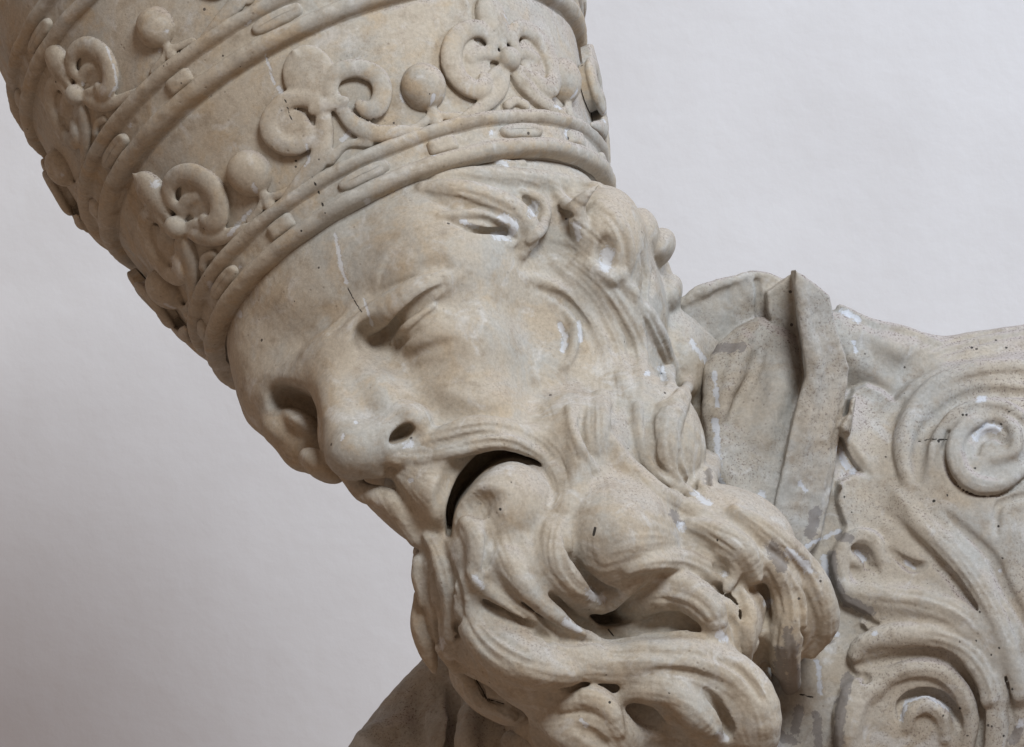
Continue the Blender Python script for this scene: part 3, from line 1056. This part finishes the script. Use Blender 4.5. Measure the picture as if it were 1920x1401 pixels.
for i, (b0, r0, r1) in enumerate(((0, 400, 417), (320, 481, 508), (591, 534, 543))):
    h = np.concatenate([[0.0], np.arange(0, 87, 1.5), [86.5]]) + b0
    t = (h - b0) / 86
    r = r0 + (r1 - r0) * t + np.maximum(bead(h - b0, 15, 15) * 1.1, bead(h - b0, 72.5, 13.5) * 1.25)
    r = r + np.where(abs(h - b0 - 32) < 2.5, 1.5, 0)
    r[0], r[-1] = r0 - 14, r1 - 14
    lathe(h, r, 0, 360, 560, 30 + i * 7, (2.2, 1.2, 0.7), 'crown_band', M_TIARA, tiara)


# ---- ornaments, modelled flat (x along the rim, -y outwards, z up), then bent round the crown
def bend(c, h0, sc=1.0, name='ornament', amp=0.7, seed=1):
    v, q = c.mesh()
    v = smooth(v, q, 1, 0.5)
    n = vnormals(v, q)
    v = v + n * (amp * lattice_noise(v, 26, seed) + 0.5 * amp * lattice_noise(v, 10, seed + 1))[:, None]
    keep = (v[q][:, :, 1] < 9).any(1)
    q = q[keep]
    u, inv = np.unique(q, return_inverse=True)
    v, q = v[u], inv.reshape(q.shape)
    x, y, z = v[:, 0] * sc, v[:, 1] * sc, v[:, 2] * sc
    R = cloth(h0 + z)
    R0 = cloth(h0 + 70)
    t = x / R0
    r = R - y
    return np.stack([r * np.sin(t), -r * np.cos(t), h0 + z], 1), q


def flat_chain(c, pts, r, y=-4, k=4):
    p, rr = spline([(x, 0.6 * (y if np.ndim(y) == 0 else y[i]), z) for i, (x, z) in enumerate(pts)], r, 5)
    c.chain(p, rr, k, flat=0.55)


def fleuron_a():
    c = Clay((-200, -46, -18), (200, 24, 240), 3.0)
    tl = math.radians(8)
    R = [[math.cos(tl), 0, -math.sin(tl)], [0, 1, 0], [math.sin(tl), 0, math.cos(tl)]]
    c.ell((6, 0, 158), (46, 13, 60), R, 4)
    flat_chain(c, [(0, 112), (4, 160), (0, 214)], [5, 4, 2], -14, 8)
    c.ell((-62, 2, 92), (34, 14, 34), None, 6)
    flat_chain(c, [(14, 98), (-10, 122), (-44, 138), (-80, 130), (-99, 108), (-93, 78), (-70, 58), (-44, 62), (-38, 80)], [11, 15, 17, 18, 19, 19, 17, 15, 11], [-4, -8, -8, -8, -9, -10, -12, -12, -10])
    flat_chain(c, [(34, 84), (26, 118), (48, 142), (86, 136), (112, 110), (110, 80), (92, 58), (74, 58), (64, 72)], [11, 15, 17, 17, 18, 18, 18, 16, 11], [-4, -8, -8, -8, -9, -10, -12, -12, -10])
    flat_chain(c, [(4, 100), (-16, 58), (-48, 20), (-104, 2), (-150, -8)], [12, 18, 18, 12, 5], -3)
    flat_chain(c, [(30, 84), (42, 44), (72, 16), (118, 3), (158, -8)], [12, 16, 16, 11, 5], -3)
    flat_chain(c, [(-14, 100), (12, 96), (40, 90)], [10, 12, 10], -14)
    flat_chain(c, [(-30, 10), (10, 22), (50, 8)], [9, 7, 9], 2)
    return thicken(c, 2)


def fleuron_b():
    c = Clay((-200, -50, -18), (200, 24, 240), 3.0)
    c.ell((-6, 0, 166), (32, 18, 52), None, 4)
    flat_chain(c, [(-4, 112), (-6, 160), (-8, 220)], [9, 7, 3], -12, 8)
    for s in (-1, 1):
        flat_chain(c, [(s * 30, 108), (s * 26, 130), (s * 44, 150), (s * 76, 150), (s * 105, 130), (s * 120, 96), (s * 116, 62), (s * 94, 40), (s * 72, 42), (s * 64, 58)],
                   [11, 13, 16, 18, 20, 21, 20, 19, 17, 12], [-8, -10, -10, -8, -8, -9, -11, -12, -12, -10])
        flat_chain(c, [(s * 24, 100), (s * 50, 108), (s * 80, 100)], [11, 13, 10], -4)
        flat_chain(c, [(s * 8, 80), (s * 26, 48), (s * 60, 20), (s * 106, 2), (s * 150, -8)], [12, 16, 15, 11, 5], -3)
        flat_chain(c, [(s * 14, 76), (s * 38, 66), (s * 60, 52)], [9, 11, 9], -6)
    for s in (-1, 1):
        c.ell((s * 76, 4, 94), (44, 6.5, 52), None, 4)
    c.ell((0, -10, 88), (22, 20, 22), None, 3)
    flat_chain(c, [(-24, 8), (0, 16), (24, 8)], [9, 8, 9], 2)
    return thicken(c, 2)


def thicken(c, n):
    """turn the low relief into a plate of some depth with upright sides"""
    j = int(round((2 - c.lo[1]) / c.h))
    f = c.phi.copy()
    f[:, :j - n + 1] = c.phi[:, n:j + 1]
    f[:, j - n:] = c.phi[:, j:j + 1]
    c.phi = f
    return c


def orb():
    c = Clay((-70, -66, -18), (70, 30, 130), 3.0)
    c.ell((0, -2, 68), (42, 34, 42), None, 2)
    flat_chain(c, [(0, 34), (1, 18), (0, 0)], [10, 9, 13], -5)
    for s in (-1, 1):
        flat_chain(c, [(s * 2, 22), (s * 18, 8), (s * 56, 0)], [6, 8, 8], -3)
    return thicken(c, 1)


def cushion(w, hh, t, pw, name):
    """a jewel: a pillow with rounded rim, bent to the crown"""
    a = np.linspace(0, 2 * np.pi, 48, endpoint=False)
    rings = [(1.06, -6), (1.04, t * 0.25), (0.98, t * 0.62), (0.86, t * 0.88), (0.6, t), (0.3, t * 1.03), (0.02, t * 1.04)]
    ca, sa = np.cos(a), np.sin(a)
    cx = np.sign(ca) * abs(ca) ** (2 / pw) * w
    cz = np.sign(sa) * abs(sa) ** (2 / pw) * hh
    v = np.concatenate([np.stack([cx * k if w < 2 * hh else np.sign(cx) * np.maximum(abs(cx) - hh * (1 - k), 0), np.full(48, -y), cz * k], 1) for k, y in rings])
    ii = np.arange(len(v)).reshape(len(rings), 48)
    jj = np.concatenate([ii, ii[:, :1]], 1)
    q = np.stack([jj[:-1, :-1], jj[:-1, 1:], jj[1:, 1:], jj[1:, :-1]], -1).reshape(-1, 4)
    return v, q


def place(base, name, i, theta, label=None):
    o = base if i == 0 else base.copy()
    if i:
        COL.objects.link(o)
        o.parent = tiara
    o.rotation_euler = (0, 0, math.radians(theta))
    if name == 'fleuron' and abs(theta) > 85:
        o.scale = (1.025, 1.025, 1)
    return o


for h0, sc, ang in ((86, 1.0, 0), (407, 0.92, -0.5)):
    for fn, nm, ths in ((fleuron_a, 'fleuron', (-2, -100, 96)), (fleuron_b, 'fleuron', (-51, 47, 122)), (orb, 'orb', (-25, 22.5, 68, -76))):
        v, q = bend(fn(), h0, sc, seed=int(h0))
        for i, t in enumerate(ths):
            if i == 0:
                rot = math.radians(t + ang)
                cc, ss = math.cos(rot), math.sin(rot)
                vr = np.stack([v[:, 0] * cc - v[:, 1] * ss, v[:, 0] * ss + v[:, 1] * cc, v[:, 2]], 1)
                base = link(nm, raw_mesh(nm, v * S, q, None, tiara_marks(vr, (TW, [], TC))), M_TIARA, tiara)
            place(base, nm, i, t + ang)
for b0, r0, r1 in ((0, 400, 417), (320, 481, 508), (591, 534, 543)):
    rm = (r0 + r1) / 2 - 2
    for w, hh, t, pw, nm, ths in ((50, 14, 13, 2.8, 'oval_jewel', (0, -51, 46, -96, 92)), (28, 14.5, 12, 5.0, 'square_jewel', (-25.5, 22, 69, -75))):
        v, q = cushion(w, hh, t, pw, nm)
        th = v[:, 0] / rm
        r = rm - v[:, 1] + (v[:, 2] * (r1 - r0) / 86)
        v3 = np.stack([r * np.sin(th), -r * np.cos(th), b0 + 44 + v[:, 2]], 1)
        v3 += 0.9 * np.stack([lattice_noise(v3, 14, 70 + j) for j in range(3)], 1)
        base = link(nm, raw_mesh(nm, v3 * S, q, None, np.tile([0, 0, 0, 1], (len(v3), 1))), M_TIARA, tiara)
        for i, t_ in enumerate(ths):
            place(base, nm, i, t_ + (0 if b0 == 0 else -2))
print('tiara', time.time() - T0)

# ================================================================== shoulders, collar and embroidered cope
def poly_sd(x, z, poly):
    """signed distance to a polygon, negative inside"""
    d = np.full(np.broadcast(x, z).shape, 1e9, f32)
    s = np.zeros(d.shape, bool)
    n = len(poly)
    for i in range(n):
        (ax, az), (bx, bz) = poly[i], poly[(i + 1) % n]
        vx, vz = bx - ax, bz - az
        t = np.clip(((x - ax) * vx + (z - az) * vz) / max(vx * vx + vz * vz, 1e-9), 0, 1)
        d = np.minimum(d, np.hypot(x - ax - t * vx, z - az - t * vz))
        c = ((az > z) != (bz > z)) & (x < (bx - ax) * (z - az) / ((bz - az) if bz != az else 1e-9) + ax)
        s ^= c
    return np.where(s, -d, d)


def prism(G, poly, y0, y1, k=5, rnd=6, tilt=(0, 0), sub=False):
    """a slab with a drawn outline: y0 front, y1 back, its front leaning by tilt per unit of x and z"""
    w = [P(x, y, y0) for x, y in poly]
    cx, cz = np.mean([p[0] for p in w]), np.mean([p[2] for p in w])
    pl = [(p[0], p[2]) for p in w]
    a = np.array(pl)
    lo = np.array([a[:, 0].min(), y0 - 120, a[:, 1].min()]) - 20 - k
    hi = np.array([a[:, 0].max(), y1 + 20, a[:, 1].max()]) + 20 + k
    b = G.box(lo, hi)
    sl, x, y, z = b
    d2 = poly_sd(x[:, 0, :], z[0, 0, :][None, :], pl)[:, None, :] + rnd
    yf = y0 + tilt[0] * (x - cx) + tilt[1] * (z - cz)
    dy = np.maximum(yf + rnd - y, y - (y1 - rnd))
    d = np.minimum(np.maximum(d2, dy), 0) + np.sqrt(np.maximum(d2, 0) ** 2 + np.maximum(dy, 0) ** 2) - rnd
    G.blend(sl, d.astype(f32), k, sub)


def emboss(G, poly, amount, soft=6, yref=-200):
    """raise the surface by amount inside a drawn outline"""
    w = [P(x, y, yref) for x, y in poly]
    pl = [(p[0], p[2]) for p in w]
    a = np.array(pl)
    b = G.box([a[:, 0].min() - soft, -1e4, a[:, 1].min() - soft], [a[:, 0].max() + soft, 1e4, a[:, 1].max() + soft])
    sl, x, y, z = b
    t = np.clip(0.5 - poly_sd(x[:, 0, :], z[0, 0, :][None, :], pl) / (2 * soft), 0, 1)
    t = t * t * (3 - 2 * t)
    G.phi[sl] -= (amount * t)[:, None, :].astype(f32)


cope = Clay((540 - 960, -460, 700.5 - 1570), (2160 - 960, 420, 700.5 - 470), 3.5)
G = cope
G.ell(P(1860, 1190, 90), (440, 310, 550), None, 10)
G.ell(P(1640, 1340, 30), (330, 250, 420), None, 60)
G.ell(P(1500, 1000, 30), (150, 190, 330), None, 60)
G.ell(P(1520, 1290, -40), (110, 180, 210), None, 50)
G.chain(*spline([P(1560, 650, 30), P(1640, 676, 40), P(1760, 705, 60), P(1850, 700, 70), P(2000, 690, 80), P(2160, 700, 80)], [70, 72, 76, 82, 90, 100], 30), 30)
# the other shoulder, low on the left
G.chain(*spline([P(895, 1262, 40), P(806, 1388, 0), P(740, 1500, -20), P(690, 1600, -20)], [92, 114, 130, 150], 30), 30)
G.ell(P(900, 1480, -60), (160, 160, 180), None, 30)
G.ell(P(1200, 1480, -120), (330, 220, 180), None, 40)
CLOTH0 = G.phi.astype(np.float16)
# --- amice inside the collar
prism(G, [(1318, 690), (1350, 645), (1385, 612), (1425, 592), (1466, 604), (1505, 640), (1520, 700), (1496, 790), (1476, 880), (1444, 1000), (1385, 970), (1332, 890), (1318, 780)], -148, 100, 8, 30, (0.1, 0.35))
G.refresh()
G.groove([(1432, 650), (1412, 700), (1385, 745), (1365, 790)], [6, 12, 14, 8], [3, 10, 12, 4], 12)
G.ridge([(1465, 640), (1460, 720), (1430, 830)], [20, 28, 20], [-8, -4, -8], 20)
G.ridge([(1398, 640), (1372, 710), (1352, 780)], [14, 18, 12], [-3, 0, -3], 14)
AM = G.phi.astype(np.float16)
# --- broken piece at the nape
prism(G, [(1272, 568), (1300, 548), (1345, 528), (1382, 520), (1410, 507), (1440, 510), (1475, 524), (1470, 600), (1440, 612), (1400, 606), (1372, 640), (1330, 652), (1285, 632)], -30, 110, 2, 7, (0.25, -0.1))
G.refresh()
G.groove([(1420, 530), (1423, 590)], [7, 7], [8, 8], 4)
G.ridge([(1280, 566), (1330, 540), (1395, 515)], [9, 12, 8], [-4, -2, -4], 6)
BLK = G.phi.astype(np.float16)
# --- standing collar
prism(G, [(1489, 505), (1530, 532), (1557, 555), (1566, 600), (1580, 650), (1594, 690), (1582, 780), (1566, 880), (1540, 1010), (1500, 1060), (1440, 1000), (1466, 880), (1486, 790), (1512, 705), (1502, 620)], -205, -60, 4, 5, (0.35, -0.05))
prism(G, [(1436, 548), (1489, 512), (1500, 620), (1512, 690), (1480, 625), (1446, 610)], -75, 30, 3, 5, (0.4, 0))
G.refresh()
G.ridge([(1500, 530), (1515, 620), (1530, 690), (1510, 800), (1490, 890)], [10, 12, 14, 12, 8], [-6, -4, -3, -5, -6], 12)
G.groove([(1588, 700), (1574, 800), (1560, 900), (1538, 985)], [9, 10, 10, 8], [5, 7, 7, 4], 8)
COLL = G.phi.astype(np.float16)
# --- raised embroidery: leaves and scrolls
LEAF = [(1592, 775), (1596, 750), (1610, 730), (1635, 721), (1662, 732), (1686, 752), (1715, 715), (1775, 686), (1900, 664), (2300, 640), (2300, 1700), (1556, 1700), (1566, 1390),
        (1560, 1335), (1575, 1290), (1604, 1262), (1592, 1232), (1604, 1205), (1640, 1192), (1614, 1168), (1622, 1150), (1580, 1130), (1558, 1085), (1556, 1040), (1580, 1005), (1586, 985), (1572, 945), (1574, 905),
        (1606, 888), (1622, 888), (1600, 858), (1585, 830), (1575, 800)]
emboss(G, LEAF, 20, 5)
G.refresh()
G.groove([(1690, 752), (1668, 800), (1672, 860), (1690, 920), (1740, 985)], [7, 9, 9, 9, 6], [5, 7, 6, 5, 2], 10)
G.groove([(1586, 815), (1605, 862), (1628, 888)], [6, 9, 6], [4, 10, 4], 6)
# upper scroll
G.gain = 1.4
G.lock([(1700, 905), (1694, 850), (1706, 790), (1745, 735), (1810, 702), (1880, 690), (1960, 692)], [12, 20, 24, 26, 26, 26, 24], [-8, -7, -8, -8, -8, -8, -8], 10)
G.groove([(1722, 900), (1722, 850), (1742, 795), (1790, 752), (1850, 733), (1930, 738)], [8, 12, 13, 13, 13, 10], [4, 9, 11, 11, 11, 8], 8)
G.lock([(1745, 890), (1752, 840), (1780, 795), (1825, 768), (1880, 766), (1920, 785)], [6, 12, 15, 16, 15, 10], [-2, 3, 5, 5, 5, 0], 8)
G.refresh()
emboss(G, [(1850 + 72 * math.cos(t), 845 + 74 * math.sin(t)) for t in np.linspace(0, 6.1, 28)], 8, 12)
G.refresh()
G.groove([(1782, 812), (1775, 850), (1790, 895), (1830, 922), (1880, 920), (1918, 895)], [7, 9, 9, 9, 9, 7], [7, 9, 9, 9, 9, 6], 6)
G.groove([(1818, 822), (1832, 796), (1858, 782), (1884, 792), (1888, 812)], [5, 11, 13, 11, 6], [3, 10, 14, 12, 4], 8)
G.refresh()
G.lock([(1925, 880), (1872, 912), (1815, 900), (1790, 850), (1808, 800), (1856, 780), (1898, 802), (1902, 846), (1866, 862)], [10, 15, 18, 18, 17, 15, 13, 12, 8], [-4, -2, 0, 1, 1, 1, 2, 2, -2], 8, 2)
G.refresh()
G.groove([(1830, 850), (1838, 822), (1862, 812), (1880, 826)], [6, 10, 10, 6], [4, 9, 9, 4], 6)
G.groove([(1725, 827), (1775, 824)], [2.5, 2.5], [2.5, 2.5], 3)
# stems sweeping down to the right
G.lock([(1690, 930), (1730, 985), (1790, 1045), (1840, 1115), (1880, 1200), (1910, 1300)], [16, 22, 26, 28, 28, 24], [-8, -8, -10, -10, -10, -8], 14)
G.groove([(1660, 960), (1720, 1020), (1790, 1090), (1840, 1170), (1880, 1270), (1895, 1380)], [6, 9, 11, 12, 12, 9], [2, 6, 9, 10, 10, 6], 10)
G.groove([(1770, 960), (1820, 1005), (1860, 1045), (1885, 1100), (1930, 1180)], [5, 8, 10, 10, 8], [2, 6, 8, 8, 5], 9)
G.groove([(1868, 1000), (1872, 950), (1900, 935), (1930, 930)], [5, 8, 7, 6], [3, 8, 6, 4], 7)
# small curled leaf with a drilled eye
G.lock([(1585, 1100), (1575, 1060), (1588, 1025), (1612, 1008), (1640, 1018), (1650, 1050)], [12, 18, 18, 17, 16, 10], [0, 5, 6, 6, 5, 0], 9)
G.refresh()
G.groove([(1604, 1030), (1618, 1045), (1622, 1062)], [8, 9, 6], [7, 9, 5], 6)
G.lock([(1600, 1052), (1612, 1060)], [12, 8], [2, 0], 8)
G.groove([(1632, 1062), (1645, 1072)], [6, 5], [5, 3], 5)
G.groove([(1668, 1032), (1692, 1050), (1712, 1062), (1734, 1060)], [4, 9, 12, 7], [2, 9, 13, 5], 7)
G.lock([(1590, 1110), (1650, 1120), (1730, 1130), (1800, 1160), (1850, 1220), (1875, 1300)], [14, 24, 28, 30, 28, 20], [-8, -10, -10, -10, -10, -8], 18)
G.groove([(1620, 1158), (1645, 1176), (1700, 1176), (1770, 1180), (1830, 1215), (1868, 1275), (1882, 1350), (1884, 1420)], [9, 9, 7, 7, 8, 9, 9, 8], [9, 8, 5, 5, 6, 7, 7, 6], 6)
# lower scroll
G.lock([(1600, 1225), (1620, 1204), (1690, 1192), (1760, 1194), (1820, 1222), (1858, 1280), (1866, 1350), (1858, 1420)], [14, 20, 26, 27, 27, 26, 26, 24], [-4, -4, -8, -8, -8, -8, -8, -8], 10)
G.groove([(1610, 1250), (1660, 1240), (1720, 1226), (1775, 1236), (1820, 1280), (1836, 1340), (1832, 1420)], [8, 11, 12, 13, 13, 12, 10], [7, 9, 10, 11, 11, 10, 8], 8)
G.lock([(1640, 1310), (1665, 1275), (1710, 1256), (1760, 1260), (1800, 1296), (1818, 1350), (1812, 1410)], [8, 14, 17, 18, 18, 17, 14], [-4, -2, -2, -2, -2, -2, -3], 8)
G.refresh()
G.groove([(1688, 1348), (1688, 1322), (1708, 1304), (1740, 1298), (1772, 1312), (1792, 1340), (1798, 1362)], [6, 9, 12, 13, 13, 12, 6], [5, 12, 17, 18, 18, 16, 5], 6)
G.lock([(1700, 1365), (1712, 1335), (1740, 1324), (1766, 1345), (1772, 1385)], [8, 12, 14, 14, 10], [-2, 2, 3, 2, -2], 10)
G.lock([(1590, 1420), (1590, 1360), (1610, 1310), (1640, 1290)], [20, 26, 22, 12], [0, 2, 0, -4], 16)
G.groove([(1600, 1264), (1625, 1270), (1618, 1290)], [6, 7, 5], [6, 6, 3], 6)
G.score(0.8)
# folds of the plain cloth
for dx in (0, 14, 28):
    G.groove([(1700, 690 - dx), (1790, 655 - dx * 1.2), (1880, 632 - dx), (1960, 622 - dx)], [3, 5, 5, 4], [1, 4, 4, 3], 6)
G.groove([(1620, 650), (1680, 690), (1730, 680)], [16, 26, 16], [4, 8, 4], 24)
G.ridge([(1575, 575), (1630, 606), (1700, 622), (1755, 640)], [8, 10, 10, 8], [-2, 0, 0, -3], 8)
G.refresh()
G.groove([(850, 1290), (848, 1340), (842, 1390), (830, 1440)], [10, 16, 16, 12], [8, 26, 26, 12], 12)
G.groove([(790, 1290), (780, 1340), (795, 1400)], [10, 14, 10], [3, 7, 4], 18)
G.ridge([(660, 1440), (690, 1395), (740, 1370)], [30, 40, 30], [-18, -14, -20], 30)
G.ridge([(885, 1330), (880, 1380), (890, 1430)], [18, 20, 18], [-2, 4, 0], 14)
G.ridge([(960, 1390), (1000, 1400), (1030, 1420)], [20, 22, 18], [0, 2, 0], 14)

v, q = G.mesh()
v = smooth(v, q, 1, 0.4)
n = vnormals(v, q)
v = v + n * (1.6 * lattice_noise(v, 50, 21) + 0.9 * lattice_noise(v, 20, 22) + 0.4 * lattice_noise(v, 9, 23))[:, None]
rough = np.clip(1 - (960 + v[:, 0] - 1560) / 60, 0, 1) * np.clip((v[:, 2] - (700.5 - 1000)) / 60, 0, 1)
v = v + n * (rough * (1.2 * lattice_noise(v, 24, 24) + 1.1 * lattice_noise(v, 11, 25)))[:, None]
n = vnormals(v, q)
CW = [([(1405, 960), (1425, 935), (1430, 965)], 12), ([(1342, 790), (1348, 900), (1370, 940)], 7), ([(1575, 840), (1585, 870), (1600, 885)], 6), ([(1835, 750), (1845, 748)], 6),
      ([(1830, 820), (1850, 800), (1872, 806)], 9), ([(1580, 585), (1600, 592), (1610, 600)], 6), ([(1600, 640), (1605, 660)], 4), ([(1510, 1025), (1540, 1010), (1575, 995)], 4),
      ([(1545, 1045), (1550, 1090)], 7), ([(1500, 905), (1510, 920)], 5), ([(1605, 1035), (1620, 1050)], 5), ([(1700, 1055), (1715, 1065)], 5), ([(1640, 1188)], 6),
      ([(1690, 1350), (1700, 1315), (1740, 1304), (1780, 1330)], 4), ([(1875, 1070)], 4), ([(1915, 1355)], 9), ([(1532, 1240), (1540, 1300)], 5), ([(1340, 700), (1345, 760)], 5), ([(1570, 1190)], 5)]
CG = [([(1560, 1040), (1562, 1090), (1590, 1130), (1630, 1145)], 9), ([(1575, 1005), (1590, 1010)], 9), ([(1590, 1270), (1575, 1330), (1572, 1400)], 10), ([(1530, 1340), (1535, 1401)], 8),
      ([(1465, 1380), (1490, 1390)], 10), ([(1500, 1330), (1490, 1370)], 9), ([(1530, 960), (1520, 1000)], 10), ([(1560, 1150), (1555, 1200)], 8), ([(1330, 655), (1390, 650)], 9), ([(1900, 1390), (1910, 1370)], 9)]
CC = [([p], 2.6) for p in ((1812, 778), (1892, 772), (1805, 778), (1877, 795), (1828, 878), (1760, 828), (1752, 939), (1776, 929), (1872, 987), (1880, 1047), (1750, 940), (1837, 1148),
                           (1800, 1203), (1830, 1202), (1873, 1215), (1858, 1228), (1800, 1328), (1768, 1342), (1860, 1362), (1814, 1380), (1882, 1380), (1898, 1292), (1583, 932), (1822, 652), (1887, 652), (1650, 600))]
CC += [([(1722, 828), (1745, 823), (1776, 825)], 0.9), ([(1500, 1302), (1525, 1308)], 1.6)]
marks = paint(v, (CW, CG, CC))
lab = np.zeros(len(v), int)
lab[G.sample(CLOTH0, v) > 3] = 1
lab[G.sample(AM, v) > 3] = 2
lab[G.sample(BLK, v) > 3] = 3
ink = G.sample(COLL, v)
k = D / (D + v[:, 1])
py = 700.5 - v[:, 2] * k
px = 960 + v[:, 0] * k
low = py > 1178 + np.clip((px - 1640) * 0.30, 0, 200)
lab[(ink > 6) & (v[:, 1] < 120) & (px > 1540) & ~low] = 4
lab[(ink > 6) & (v[:, 1] < 120) & (px > 1540) & low] = 5
fl = islands(np.sort(lab[q], 1)[:, 1], q, 4000)
for i, nm in enumerate(('cope', 'amice', 'broken_nape_piece', 'collar', 'leaf_scroll', 'leaf_scroll')):
    o = part_from(v, q, n, marks, fl == i, nm, M_COPE, bust)
    if i == 2:
        o['label'] = 'rough broken pale lump behind the standing collar'
print('cope', len(q), time.time() - T0)
del cope, G, CLOTH0, AM, BLK, COLL
print('tris', sum(len(p.vertices) - 2 for m in bpy.data.meshes for p in m.polygons), time.time() - T0)
